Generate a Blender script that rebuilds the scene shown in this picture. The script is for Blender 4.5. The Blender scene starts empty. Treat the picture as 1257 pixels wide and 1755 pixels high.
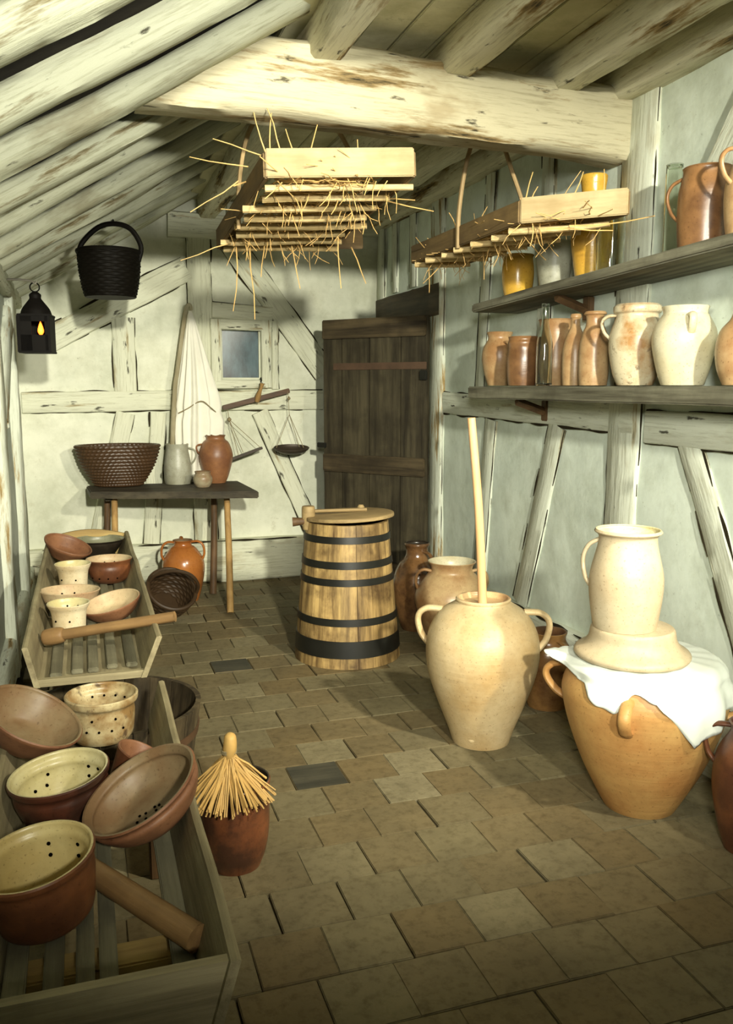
import bpy, bmesh, math, random
from mathutils import Vector, Matrix, Euler, noise
random.seed(7)
PI = math.pi
C = bpy.context.scene.collection
S = bpy.context.scene
R = random.uniform

# ------------------------------------------------------------------ camera
F = 1480.0
cam_d = bpy.data.cameras.new('camera'); cam = bpy.data.objects.new('camera', cam_d); C.objects.link(cam)
cam_d.sensor_fit = 'HORIZONTAL'; cam_d.sensor_width = 36.0; cam_d.lens = F/1257.0*36.0
cam_d.clip_start = 0.02
cam.location = (0, 0, 1.4)
cam.rotation_euler = (math.radians(90-8.2845), 0, math.radians(-18.0882))
S.camera = cam

# ------------------------------------------------------------------ world, lights, exposure
w = bpy.data.worlds.new('world'); S.world = w; w.use_nodes = True
w.node_tree.nodes['Background'].inputs[0].default_value = (0.55, 0.62, 0.50, 1)
w.node_tree.nodes['Background'].inputs[1].default_value = 0.022
def lamp(name, kind, loc, target, energy, color, size=0.2, angle=60, blend=0.5):
    d = bpy.data.lights.new(name, kind); o = bpy.data.objects.new(name, d); C.objects.link(o)
    o.location = loc; d.energy = energy; d.color = color
    o.rotation_euler = (Vector(target)-Vector(loc)).to_track_quat('-Z', 'Y').to_euler()
    if kind == 'SPOT':
        d.spot_size = math.radians(angle); d.spot_blend = blend; d.shadow_soft_size = size
    elif kind == 'AREA':
        d.size = size
    else:
        d.shadow_soft_size = size
    return o
lamp('photo_lamp_left', 'SPOT', (0.45, -2.30, 2.52), (0.95, 4.5, 1.60), 2000, (1.0, 0.97, 0.80), 0.10, 52, 1.0)
lamp('photo_lamp_right', 'SPOT', (1.98, 0.55, 2.36), (0.55, 4.1, 0.20), 480, (1.0, 0.93, 0.74), 0.07, 66, 1.0)
lamp('added_fill_roof', 'SPOT', (0.92, 0.05, 1.98), (0.00, 2.7, 2.36), 500, (1.0, 0.98, 0.85), 0.10, 60, 1.0)  # added fill to brighten the left rafters, no known source
lamp('added_fill_wall', 'SPOT', (-0.25, -0.6, 1.95), (2.10, 3.1, 0.95), 620, (1.0, 0.99, 0.87), 0.25, 50, 1.0)  # extra fill added to lift the right wall, not a known lamp
S.view_settings.view_transform = 'Standard'; S.view_settings.look = 'None'
S.view_settings.exposure = 0.12; S.view_settings.gamma = 1.0; S.view_settings.use_curve_mapping = False

# ------------------------------------------------------------------ materials
def nodes(name):
    m = bpy.data.materials.new(name); m.use_nodes = True
    t = m.node_tree; b = t.nodes['Principled BSDF']
    return m, t, b
def tex_noise(t, scale, detail=6, rough=0.6, stretch=None, coord='Object', off=0):
    tc = t.nodes.new('ShaderNodeTexCoord'); mp = t.nodes.new('ShaderNodeMapping')
    t.links.new(tc.outputs[coord], mp.inputs[0])
    if stretch: mp.inputs['Scale'].default_value = stretch
    mp.inputs['Location'].default_value = (off, off*1.7, off*.6)
    n = t.nodes.new('ShaderNodeTexNoise'); n.inputs['Scale'].default_value = scale
    n.inputs['Detail'].default_value = detail; n.inputs['Roughness'].default_value = rough
    t.links.new(mp.outputs[0], n.inputs['Vector'])
    return n.outputs['Fac']
def ramp(t, fac, stops):
    r = t.nodes.new('ShaderNodeValToRGB'); e = r.color_ramp.elements
    while len(e) < len(stops): e.new(0.5)
    for i, (p, c) in enumerate(stops):
        e[i].position = p; e[i].color = (c[0], c[1], c[2], 1) if len(c) > 2 else (c[0],)*3+(1,)
    t.links.new(fac, r.inputs[0]); return r.outputs[0]
def mix(t, fac, a, b, mode='MIX'):
    m = t.nodes.new('ShaderNodeMix'); m.data_type = 'RGBA'; m.blend_type = mode
    for s, v in ((m.inputs[0], fac), (m.inputs[6], a), (m.inputs[7], b)):
        if hasattr(v, 'is_output') or isinstance(v, bpy.types.NodeSocket): t.links.new(v, s)
        elif isinstance(v, (int, float)): s.default_value = v
        else: s.default_value = (v[0], v[1], v[2], 1)
    return m.outputs[2]
def bump(t, b, h, strength=0.3, dist=0.01):
    n = t.nodes.new('ShaderNodeBump'); n.inputs['Strength'].default_value = strength; n.inputs['Distance'].default_value = dist
    t.links.new(h, n.inputs['Height']); t.links.new(n.outputs[0], b.inputs['Normal'])
def spec(b, rough, sp=0.4):
    b.inputs['Roughness'].default_value = rough
    b.inputs['Specular IOR Level'].default_value = sp

def limewood(name, white, brown, amount=0.44, off=0.0, dark=(0.03, 0.025, 0.012)):
    """old timber under worn limewash: grain runs along the object's own X axis"""
    m, t, b = nodes(name)
    g = tex_noise(t, 1.0, 9, 0.66, (1.5, 12, 12), off=off)
    p = tex_noise(t, 2.2, 5, 0.6, (0.8, 2.2, 2.2), off=off+3)
    f = tex_noise(t, 1.0, 6, 0.7, (5, 90, 90), off=off+5)
    c1 = ramp(t, g, [(amount-0.10, dark), (amount-0.035, brown), (amount+0.03, white), (0.8, tuple(min(1, x*1.08) for x in white))])
    pat = ramp(t, p, [(0.36, (1, 1, 1)), (0.44, (0, 0, 0))])
    c2 = mix(t, pat, c1, mix(t, 0.5, c1, brown))
    fine = ramp(t, f, [(0.28, (0.5, 0.48, 0.40)), (0.5, (1, 1, 1))])
    ch = tex_noise(t, 1.0, 5, 0.6, (7, 26, 26), off=off+8)
    c2 = mix(t, ramp(t, ch, [(0.29, (0.9,)), (0.36, (0.0,))]), c2, dark)
    t.links.new(mix(t, 0.75, c2, fine, 'MULTIPLY'), b.inputs['Base Color'])
    bump(t, b, g, 0.55, 0.02); spec(b, 0.8, 0.2)
    return m
def plaster(name, a, c, stain, off=0.0, streak=False):
    m, t, b = nodes(name)
    n1 = tex_noise(t, 2.2, 8, 0.65, off=off); n2 = tex_noise(t, 9.0, 8, 0.7, off=off+4); n3 = tex_noise(t, 40, 5, 0.7, off=off)
    base = ramp(t, n1, [(0.40, c), (0.60, a)])
    n4 = tex_noise(t, 5, 7, 0.7, off=off+2)
    base = mix(t, 0.6, base, ramp(t, n4, [(0.34, (0.72, 0.72, 0.66)), (0.56, (1, 1, 1))]), 'MULTIPLY')
    st = ramp(t, n2, [(0.27, (1, 1, 1)), (0.40, (0, 0, 0))])
    col = mix(t, mix(t, 0.65, (0, 0, 0), st), base, stain)
    sp = ramp(t, n3, [(0.25, (0.35, 0.33, 0.26)), (0.36, (1, 1, 1))])
    t.links.new(mix(t, 0.7, col, sp, 'MULTIPLY'), b.inputs['Base Color'])
    bump(t, b, tex_noise(t, 7.0, 4, 0.55, off=off+6), 0.28, 0.02); spec(b, 0.9, 0.15)
    return m
def wood(name, a, d, rough=0.65, grain=16, off=0.0, islands=False, axis=0, str_=0.35, sp=0.3, stain=0.55):
    m, t, b = nodes(name)
    s = [grain, grain, grain]; s[axis] = 1.3
    n = tex_noise(t, 1.0, 8, 0.65, tuple(s), off=off); n2 = tex_noise(t, 5, 5, 0.6, off=off+2)
    col = ramp(t, n, [(0.33, d), (0.62, a)])
    col = mix(t, ramp(t, n2, [(0.36, (stain,)), (0.55, (0.0,))]), col, d)
    if islands:
        g = t.nodes.new('ShaderNodeNewGeometry')
        col = mix(t, 0.8, col, ramp(t, g.outputs['Random Per Island'], [(0, (0.50, 0.46, 0.40)), (1, (1.12, 1.10, 1.02))]), 'MULTIPLY')
    t.links.new(col, b.inputs['Base Color'])
    bump(t, b, n, str_, 0.01); spec(b, rough, sp)
    return m
def ceramic(name, a, c, scale=6, rough=0.4, sp=0.5, speck=None, lo=0.38, hi=0.62, off=0.0, stretch=None, bmp=0.12):
    m, t, b = nodes(name)
    n = tex_noise(t, scale, 5, 0.6, stretch, off=off); n2 = tex_noise(t, 45, 4, 0.6, off=off+1)
    col = ramp(t, n, [(lo, c), (hi, a)])
    if speck:
        n3 = tex_noise(t, 26, 4, 0.6, off=off+9)
        col = mix(t, ramp(t, n3, [(0.30, (0.85,)), (0.40, (0.0,))]), col, speck)
    col = mix(t, 0.3, col, ramp(t, n2, [(0.3, (0.7, 0.68, 0.62)), (0.55, (1, 1, 1))]), 'MULTIPLY')
    n5 = tex_noise(t, 130, 3, 0.55, off=off+4)
    col = mix(t, 0.55, col, ramp(t, n5, [(0.30, (0.35, 0.28, 0.20)), (0.38, (1, 1, 1))]), 'MULTIPLY')
    t.links.new(col, b.inputs['Base Color'])
    rings = tex_noise(t, 3, 3, 0.55, (0.7, 0.7, 22), off=off); pit = tex_noise(t, 38, 4, 0.6, off=off)
    bump(t, b, mix(t, 0.35, rings, pit), bmp*0.9, 0.008); spec(b, rough, sp)
    return m
def plain(name, col, rough=0.6, sp=0.3, metal=0.0):
    m, t, b = nodes(name)
    n = tex_noise(t, 14, 4, 0.6)
    t.links.new(ramp(t, n, [(0.3, tuple(x*0.7 for x in col)), (0.65, col)]), b.inputs['Base Color'])
    spec(b, rough, sp); b.inputs['Metallic'].default_value = metal
    return m

W1 = (0.66, 0.68, 0.55)
M = {}
M['rafter'] = [limewood('limewashed_rafter_%s' % k, (0.48, 0.49, 0.36), (0.20, 0.165, 0.085), 0.405, i*2.3) for i, k in enumerate('abc')]
M['beam'] = limewood('limewashed_beam', (0.47, 0.43, 0.29), (0.24, 0.17, 0.075), 0.43, 11)
M['joist'] = limewood('limewashed_joist', (0.66, 0.63, 0.46), (0.30, 0.21, 0.085), 0.45, 4)
M['stud'] = limewood('limewashed_stud', (0.64, 0.67, 0.55), (0.40, 0.36, 0.23), 0.37, 6)
M['stud_rear'] = limewood('limewashed_rear_timber', (0.66, 0.67, 0.52), (0.44, 0.38, 0.23), 0.36, 8)
M['post_worn'] = limewood('worn_limewashed_post', (0.60, 0.63, 0.52), (0.34, 0.24, 0.10), 0.43, 15)
M['wall_r'] = plaster('plaster_right', (0.71, 0.78, 0.67), (0.62, 0.69, 0.59), (0.48, 0.51, 0.40), 1)
M['wall_b'] = plaster('plaster_rear', (0.74, 0.75, 0.61), (0.62, 0.64, 0.51), (0.46, 0.45, 0.32), 5)
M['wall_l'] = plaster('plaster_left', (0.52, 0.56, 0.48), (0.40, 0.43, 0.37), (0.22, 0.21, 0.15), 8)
M['ceil'] = plaster('ceiling_boards', (0.64, 0.61, 0.41), (0.46, 0.43, 0.26), (0.12, 0.10, 0.05), 3)
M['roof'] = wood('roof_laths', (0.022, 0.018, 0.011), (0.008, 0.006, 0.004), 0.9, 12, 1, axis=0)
M['crack'] = plain('crack_shade', (0.035, 0.028, 0.016), 0.95, 0.05)  # dark colour stands in for shade in gaps between timber and plaster
M['door'] = wood('door_boards', (0.082, 0.068, 0.038), (0.018, 0.014, 0.008), 0.6, 16, 2, axis=2)
M['ledge'] = wood('door_ledge', (0.095, 0.070, 0.036), (0.022, 0.016, 0.009), 0.6, 20, 5, axis=0)
M['shelf'] = wood('grey_shelf_board', (0.24, 0.23, 0.16), (0.07, 0.062, 0.04), 0.75, 30, 3, axis=1)
M['table'] = wood('dark_table_board', (0.085, 0.07, 0.042), (0.025, 0.02, 0.012), 0.6, 24, 3, axis=0)
M['leg'] = wood('pale_leg', (0.48, 0.30, 0.11), (0.28, 0.16, 0.055), 0.6, 20, 4, axis=2)
M['leg_dark'] = wood('brown_leg', (0.17, 0.095, 0.042), (0.07, 0.04, 0.018), 0.6, 20, 4, axis=2)
M['crate'] = wood('crate_board', (0.36, 0.31, 0.18), (0.16, 0.13, 0.07), 0.7, 24, 3, axis=1)
M['crate_grey'] = wood('crate_slat', (0.22, 0.205, 0.13), (0.10, 0.09, 0.055), 0.75, 24, 7, axis=1)
M['crate_end'] = wood('crate_end_board', (0.36, 0.31, 0.18), (0.16, 0.13, 0.07), 0.7, 24, 3, axis=0)
M['yellow_wood'] = wood('yellow_board', (0.50, 0.36, 0.13), (0.30, 0.20, 0.07), 0.65, 20, 3, axis=0)
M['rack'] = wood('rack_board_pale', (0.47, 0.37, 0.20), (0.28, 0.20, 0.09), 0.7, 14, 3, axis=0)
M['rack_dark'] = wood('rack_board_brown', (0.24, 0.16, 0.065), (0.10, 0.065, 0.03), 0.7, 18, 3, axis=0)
M['stick'] = wood('peeled_stick', (0.74, 0.57, 0.29), (0.46, 0.32, 0.13), 0.6, 30, 3, axis=0)
M['straw'] = plain('straw', (0.66, 0.42, 0.15), 0.6, 0.3)
M['hoop'] = plain('willow_hoop', (0.44, 0.31, 0.15), 0.6, 0.3)
M['stave'] = wood('churn_staves', (0.55, 0.38, 0.155), (0.085, 0.048, 0.020), 0.5, 22, 3, islands=True, axis=2, stain=0.9)
M['tub'] = wood('tub_staves', (0.13, 0.10, 0.055), (0.030, 0.022, 0.012), 0.7, 26, 3, islands=True, axis=2)
M['iron'] = plain('black_iron', (0.012, 0.012, 0.009), 0.42, 0.4)
M['lid'] = wood('churn_lid', (0.40, 0.29, 0.13), (0.20, 0.135, 0.06), 0.6, 22, 3, axis=0)
M['roller'] = wood('turned_handle', (0.31, 0.185, 0.075), (0.15, 0.085, 0.035), 0.5, 16, 3, axis=0)
M['pole'] = wood('churn_pole', (0.74, 0.46, 0.23), (0.56, 0.32, 0.14), 0.5, 20, 3, axis=2, str_=0.1)
M['dark_basket'] = plain('black_wicker', (0.005, 0.004, 0.0025), 0.6, 0.08)
M['wicker'] = plain('brown_coil_straw', (0.062, 0.031, 0.012), 0.42, 0.5)
M['wicker_dark'] = plain('dark_willow', (0.05, 0.028, 0.012), 0.5, 0.4)
def linen(name, c):
    m, t, b = nodes(name); n = tex_noise(t, 9, 4, 0.6); b.inputs['Sheen Weight'].default_value = 0.1
    t.links.new(ramp(t, n, [(0.3, tuple(x*0.92 for x in c)), (0.65, c)]), b.inputs['Base Color']); spec(b, 0.9, 0.1)
    return m
M['cloth'] = linen('white_muslin', (0.84, 0.82, 0.70))
M['cloth2'] = linen('white_cloth', (0.76, 0.80, 0.71))
M['string'] = plain('string', (0.28, 0.23, 0.13), 0.8, 0.1)
M['hole'] = plain('hole_black', (0.004, 0.003, 0.002), 0.9, 0.0)
M['tin'] = plain('black_tin', (0.006, 0.005, 0.004), 0.6, 0.08)
M['bristle'] = plain('broom_twigs', (0.56, 0.35, 0.11), 0.55, 0.3)

def floor_mat():
    m, t, b = nodes('worn_brick_tiles')
    g = t.nodes.new('ShaderNodeNewGeometry')
    base = ramp(t, g.outputs['Random Per Island'], [(0.0, (0.17, 0.125, 0.058)), (0.30, (0.20, 0.155, 0.078)), (0.6, (0.19, 0.16, 0.088)), (0.85, (0.22, 0.185, 0.10)), (1.0, (0.27, 0.235, 0.14))])
    n = tex_noise(t, 3.2, 8, 0.65); n2 = tex_noise(t, 30, 6, 0.7)
    col = mix(t, ramp(t, n, [(0.33, (0.55,)), (0.62, (0.0,))]), base, (0.095, 0.078, 0.042))
    col = mix(t, 0.75, col, ramp(t, n2, [(0.28, (0.5, 0.48, 0.42)), (0.52, (1, 1, 1))]), 'MULTIPLY')
    t.links.new(col, b.inputs['Base Color']); bump(t, b, tex_noise(t, 14, 4, 0.6), 0.5, 0.008); spec(b, 0.72, 0.25)
    return m
M['floor'] = floor_mat()
M['tile_dark'] = wood('slate_tile', (0.085, 0.078, 0.052), (0.030, 0.030, 0.022), 0.65, 14, 3)
M['mortar'] = plain('earth_joint', (0.07, 0.055, 0.032), 0.95, 0.05)

K = dict(
 cream=ceramic('cream_stoneware', (0.66, 0.57, 0.38), (0.50, 0.36, 0.18), 5, 0.55, 0.35, off=1, lo=0.28, hi=0.55),
 cream_in=ceramic('cream_glaze', (0.66, 0.60, 0.36), (0.52, 0.45, 0.22), 5, 0.35, 0.5, off=2),
 pink=ceramic('pinkish_stoneware', (0.50, 0.42, 0.275), (0.39, 0.29, 0.165), 4, 0.5, 0.4, off=3, lo=0.25, hi=0.6),
 bigpot=ceramic('buff_stoneware', (0.54, 0.42, 0.235), (0.42, 0.285, 0.125), 4.5, 0.45, 0.4, off=4, lo=0.30, hi=0.58, bmp=0.25),
 ochre=ceramic('ochre_stoneware', (0.56, 0.34, 0.115), (0.44, 0.215, 0.065), 4.0, 0.5, 0.4, off=5, lo=0.34, hi=0.62, bmp=0.25),
 red=ceramic('red_earthenware', (0.20, 0.072, 0.026), (0.095, 0.034, 0.015), 7, 0.38, 0.5, off=6),
 redrim=ceramic('red_slip_earthenware', (0.25, 0.115, 0.055), (0.14, 0.056, 0.026), 7, 0.5, 0.4, off=7),
 redin=ceramic('grey_red_interior', (0.25, 0.19, 0.105), (0.18, 0.105, 0.05), 5, 0.45, 0.4, off=8),
 pale_red=ceramic('pale_interior', (0.54, 0.43, 0.26), (0.42, 0.27, 0.15), 6, 0.5, 0.4, off=9),
 darkred=ceramic('dark_red_glaze', (0.12, 0.036, 0.018), (0.04, 0.016, 0.010), 6, 0.28, 0.6, off=10),
 brown=ceramic('brown_stoneware', (0.26, 0.13, 0.05), (0.12, 0.055, 0.022), 7, 0.32, 0.55, off=11),
 tan=ceramic('tan_stoneware', (0.52, 0.36, 0.18), (0.32, 0.17, 0.07), 6, 0.36, 0.5, off=12),
 handled=ceramic('cream_stained_stoneware', (0.62, 0.54, 0.36), (0.40, 0.21, 0.07), 6, 0.36, 0.5, speck=(0.16, 0.10, 0.05), off=13, lo=0.36, hi=0.52),
 white=ceramic('offwhite_stoneware', (0.70, 0.65, 0.46), (0.60, 0.52, 0.32), 5, 0.36, 0.5, off=14),
 orange=ceramic('orange_glaze', (0.42, 0.155, 0.035), (0.33, 0.11, 0.025), 6, 0.22, 0.6, off=15),
 grey=ceramic('grey_stoneware', (0.40, 0.40, 0.31), (0.27, 0.26, 0.18), 7, 0.4, 0.45, off=16),
 rust=ceramic('rust_stoneware', (0.30, 0.135, 0.055), (0.20, 0.085, 0.04), 9, 0.4, 0.45, off=17),
 spotted=ceramic('mottled_glaze', (0.55, 0.46, 0.26), (0.25, 0.15, 0.055), 12, 0.35, 0.5, speck=(0.08, 0.05, 0.03), off=18),
 darkglaze=ceramic('black_glaze', (0.040, 0.030, 0.020), (0.018, 0.013, 0.009), 7, 0.28, 0.55, off=19),
 greyin=ceramic('grey_green_interior', (0.27, 0.27, 0.18), (0.17, 0.17, 0.105), 6, 0.35, 0.5, off=20),
 yellow=ceramic('yellow_glaze', (0.66, 0.40, 0.055), (0.52, 0.28, 0.035), 5, 0.25, 0.55, off=21),
 darkjar=ceramic('dark_brown_salt_glaze', (0.21, 0.105, 0.038), (0.085, 0.04, 0.018), 9, 0.2, 0.7, off=22),
 pot_throat=ceramic('unglazed_throat', (0.20, 0.13, 0.07), (0.12, 0.07, 0.035), 6, 0.7, 0.2, off=23),  # dark brown inner surface of the jars and pots
)
def glass_mat():
    m, t, b = nodes('clear_glass'); b.inputs['Transmission Weight'].default_value = 1.0
    b.inputs['Base Color'].default_value = (0.86, 0.90, 0.84, 1); b.inputs['Roughness'].default_value = 0.04; b.inputs['IOR'].default_value = 1.45
    return m
M['glass'] = glass_mat()
def pane_mat():
    m, t, b = nodes('dusty_window_glass')
    n = tex_noise(t, 6, 8, 0.7, (1.2, 1, 0.5)); n2 = tex_noise(t, 60, 4, 0.7, (1, 1, .2))
    c = ramp(t, n, [(0.36, (0.012, 0.018, 0.022)), (0.62, (0.07, 0.12, 0.14))])
    t.links.new(mix(t, 0.5, c, ramp(t, n2, [(0.3, (0.6,)), (0.6, (1.2,))]), 'MULTIPLY'), b.inputs['Base Color']); spec(b, 0.25, 0.5)
    return m
M['pane'] = pane_mat()
def flame_mat():
    m, t, b = nodes('candle_flame')
    b.inputs['Base Color'].default_value = (0.8, 0.3, 0.05, 1)
    b.inputs['Emission Color'].default_value = (1.0, 0.15, 0.012, 1); b.inputs['Emission Strength'].default_value = 4.0
    return m
M['flame'] = flame_mat()
M['horn'] = plain('lantern_horn_pane', (0.10, 0.035, 0.012), 0.3, 0.5)

# ------------------------------------------------------------------ helpers
def obj(name, bm, mats, parent=None, smooth=True, loc=None, rot=None, angle=40):
    me = bpy.data.meshes.new(name); bmesh.ops.recalc_face_normals(bm, faces=bm.faces[:]); bm.to_mesh(me); bm.free()
    if not isinstance(mats, (list, tuple)): mats = [mats]
    for m in mats: me.materials.append(m)
    if smooth:
        for p in me.polygons: p.use_smooth = True
        me.set_sharp_from_angle(angle=math.radians(angle))
    o = bpy.data.objects.new(name, me); C.objects.link(o)
    if loc is not None: o.location = loc
    if rot is not None: o.rotation_euler = rot
    if parent: o.parent = parent
    return o
def tag(o, label=None, cat=None, group=None, kind=None):
    if label: o['label'] = label
    if cat: o['category'] = cat
    if group: o['group'] = group
    if kind: o['kind'] = kind
    return o
def thing(name, label, cat, loc=(0, 0, 0), rot=(0, 0, 0), group=None):
    o = bpy.data.objects.new(name, None); C.objects.link(o); o.empty_display_size = 0.05
    o.location = loc; o.rotation_euler = rot
    return tag(o, label, cat, group)
def spline(pts, n=6):
    if len(pts) < 3 or n < 2: return [Vector(p) for p in pts]
    P = [Vector(p) for p in pts]; out = []
    for i in range(len(P)-1):
        p0 = P[max(i-1, 0)]; p1 = P[i]; p2 = P[i+1]; p3 = P[min(i+2, len(P)-1)]
        for k in range(n):
            u = k/n
            out.append(0.5*((2*p1)+(p2-p0)*u+(2*p0-5*p1+4*p2-p3)*u*u+(3*p1-p0-3*p2+p3)*u**3))
    out.append(P[-1]); return out
def add_tube(bm, pts, rad, seg=8, flat=1.0, mat=0, n=1, ref=None):
    P = spline(pts, n) if n > 1 else [Vector(p) for p in pts]
    N = len(P); rings = []; u = None
    for i, p in enumerate(P):
        d = (P[min(i+1, N-1)]-P[max(i-1, 0)])
        d = d.normalized() if d.length > 1e-9 else Vector((0, 0, 1))
        if u is None:
            a = Vector(ref) if ref else (Vector((0, 0, 1)) if abs(d.z) < 0.9 else Vector((1, 0, 0)))
            s = d.cross(a).normalized()
        else: s = d.cross(u).normalized()
        u = s.cross(d).normalized()
        if callable(rad): r = rad(i/(N-1))
        elif isinstance(rad, (tuple, list)): r = rad[0]+(rad[1]-rad[0])*i/(N-1)
        else: r = rad
        rings.append([bm.verts.new(p+s*math.cos(2*PI*k/seg)*r+u*math.sin(2*PI*k/seg)*r*flat) for k in range(seg)])
    for i in range(N-1):
        for k in range(seg):
            f = bm.faces.new((rings[i][k], rings[i][(k+1) % seg], rings[i+1][(k+1) % seg], rings[i+1][k])); f.material_index = mat
    f = bm.faces.new(rings[0][::-1]); f.material_index = mat
    f = bm.faces.new(rings[-1]); f.material_index = mat
def tube(pts, rad, seg=8, flat=1.0, n=1, ref=None):
    bm = bmesh.new(); add_tube(bm, pts, rad, seg, flat, 0, n, ref); return bm
def add_box(bm, c, s, bevel=0.0, mx=None, mat=0):
    r = bmesh.ops.create_cube(bm, size=1.0); vs = r['verts']
    for v in vs: v.co = Vector((v.co.x*s[0]+c[0], v.co.y*s[1]+c[1], v.co.z*s[2]+c[2]))
    if mx: bmesh.ops.transform(bm, matrix=mx, verts=vs)
    es = list({e for v in vs for e in v.link_edges})
    for f in {f for v in vs for f in v.link_faces}: f.material_index = mat
    if bevel > 0: bmesh.ops.bevel(bm, geom=es, offset=bevel, segments=2, affect='EDGES')
def box(c, s, bevel=0.004, mx=None):
    bm = bmesh.new(); add_box(bm, c, s, bevel, mx); return bm
def rough_bm(L, wd, h, wob=0.006, bev=0.012, seed=0.0, step=0.06, bow=0.0, taper=1.0):
    """hand hewn timber, from x=0 to L, cross section an uneven chamfered rectangle"""
    bm = bmesh.new(); n = max(4, int(L/step)); rings = []
    for i in range(n+1):
        x = L*i/n; u = i/n; k = 1+(taper-1)*u; a, b = wd/2*k, h/2*k
        sec = []
        for (sy, sz) in ((-1, -1), (1, -1), (1, 1), (-1, 1)):
            if sy*sz > 0: sec += [(sy*(a), sz*(b-bev)), (sy*(a-bev), sz*b)]
            else: sec += [(sy*(a-bev), sz*b), (sy*a, sz*(b-bev))]
        # extra mid points for unevenness
        full = []
        for j in range(8):
            full.append(sec[j]); y0, z0 = sec[j]; y1, z1 = sec[(j+1) % 8]
            if math.hypot(y1-y0, z1-z0) > 0.04: full.append(((y0+y1)/2, (z0+z1)/2))
        ring = []
        for (y, z) in full:
            q = Vector((x*2.2+seed, y*9, z*9+seed*3))
            d = Vector((0, noise.noise(q), noise.noise(q+Vector((7, 3, 1)))))*wob
            d += Vector((0, noise.noise(q*4), noise.noise(q*4+Vector((5, 0, 0)))))*wob*0.35
            ring.append(bm.verts.new(Vector((x, y, z+bow*math.sin(PI*u)))+d))
        rings.append(ring)
    m = len(rings[0])
    for i in range(n):
        if len(rings[i]) != m: continue
        for k in range(m):
            bm.faces.new((rings[i][k], rings[i][(k+1) % m], rings[i+1][(k+1) % m], rings[i+1][k]))
    bm.faces.new(rings[0][::-1]); bm.faces.new(rings[-1])
    return bm
def timber(name, p0, p1, wd, h, mat, up=(0, 0, 1), parent=None, kind='structure', seed=None, **kw):
    p0, p1 = Vector(p0), Vector(p1); d = (p1-p0); L = d.length; x = d.normalized()
    y = Vector(up).cross(x).normalized(); z = x.cross(y).normalized()
    o = obj(name, rough_bm(L, wd, h, seed=R(0, 50) if seed is None else seed, **kw), mat, parent, angle=50)
    o.matrix_world = Matrix(((x.x, y.x, z.x, p0.x), (x.y, y.y, z.y, p0.y), (x.z, y.z, z.z, p0.z), (0, 0, 0, 1)))
    if kind: o['kind'] = kind
    return o
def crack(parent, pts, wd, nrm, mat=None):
    """painted shade of an irregular gap, a thin raised ribbon along pts (world)"""
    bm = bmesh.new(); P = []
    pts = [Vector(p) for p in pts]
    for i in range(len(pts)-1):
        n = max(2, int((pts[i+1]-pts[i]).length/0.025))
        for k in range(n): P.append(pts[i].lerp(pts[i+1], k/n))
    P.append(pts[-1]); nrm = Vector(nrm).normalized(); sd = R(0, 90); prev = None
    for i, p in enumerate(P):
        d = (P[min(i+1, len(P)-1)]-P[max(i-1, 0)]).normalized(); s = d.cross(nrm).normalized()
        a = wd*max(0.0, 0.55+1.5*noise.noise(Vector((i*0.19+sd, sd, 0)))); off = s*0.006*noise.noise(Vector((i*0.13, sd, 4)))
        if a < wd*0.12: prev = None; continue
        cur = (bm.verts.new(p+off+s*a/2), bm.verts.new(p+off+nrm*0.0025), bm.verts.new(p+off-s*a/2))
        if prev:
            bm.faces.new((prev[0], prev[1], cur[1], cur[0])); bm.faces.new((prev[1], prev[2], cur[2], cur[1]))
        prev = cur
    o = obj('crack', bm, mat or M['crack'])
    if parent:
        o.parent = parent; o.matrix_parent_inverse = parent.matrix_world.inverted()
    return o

def lathe(outer, th=0.008, seg=48, sub=5, base=None, closed_top=False, wob=0.0, inner_from=0.0, bm=None, seed=0.0, sq=(1, 1)):
    """outer: (radius, height) from foot to rim.  inner surface gets material 1"""
    bm = bm or bmesh.new()
    o = spline([(r, z, 0) for r, z in outer], sub); o = [(max(p.x, 0.0005), p.y) for p in o]
    rings = [(0.0, o[0][1], 0)]+[(r, z, 0) for r, z in o]
    if not closed_top:
        rt, zt = o[-1]
        rings += [(rt-th*0.3, zt+th*0.35, 0), (rt-th*0.75, zt+th*0.3, 1)]
        fb = o[0][1]+(base if base is not None else th*1.3)
        for r, z in reversed(o):
            if z < fb: continue
            rings.append((max(r-th, 0.002), z, 1))
        lr = rings[-1][0]
        rings += [(lr*0.8, fb, 1), (0.0, fb, 1)]
    else:
        rings += [(0.0, o[-1][1], 0)]
    vs = []
    for (r, z, mi) in rings:
        if r == 0.0: vs.append([bm.verts.new((0, 0, z))])
        else:
            ring = []
            for k in range(seg):
                a = 2*PI*k/seg; d = 1+wob*noise.noise(Vector((math.cos(a)*1.3+seed, math.sin(a)*1.3, z*5+seed)))
                ring.append(bm.verts.new((r*d*math.cos(a)*sq[0], r*d*math.sin(a)*sq[1], z)))
            vs.append(ring)
    for i in range(len(vs)-1):
        a, b = vs[i], vs[i+1]; mi = rings[i+1][2]
        for k in range(seg):
            k2 = (k+1) % seg
            if len(a) == 1: f = bm.faces.new((a[0], b[k2], b[k]))
            elif len(b) == 1: f = bm.faces.new((a[k], a[k2], b[0]))
            else: f = bm.faces.new((a[k], a[k2], b[k2], b[k]))
            f.material_index = mi
    return bm
def rad_at(outer, z):
    o = spline([(r, q, 0) for r, q in outer], 8)
    return min(o, key=lambda p: abs(p.y-z)).x
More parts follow.
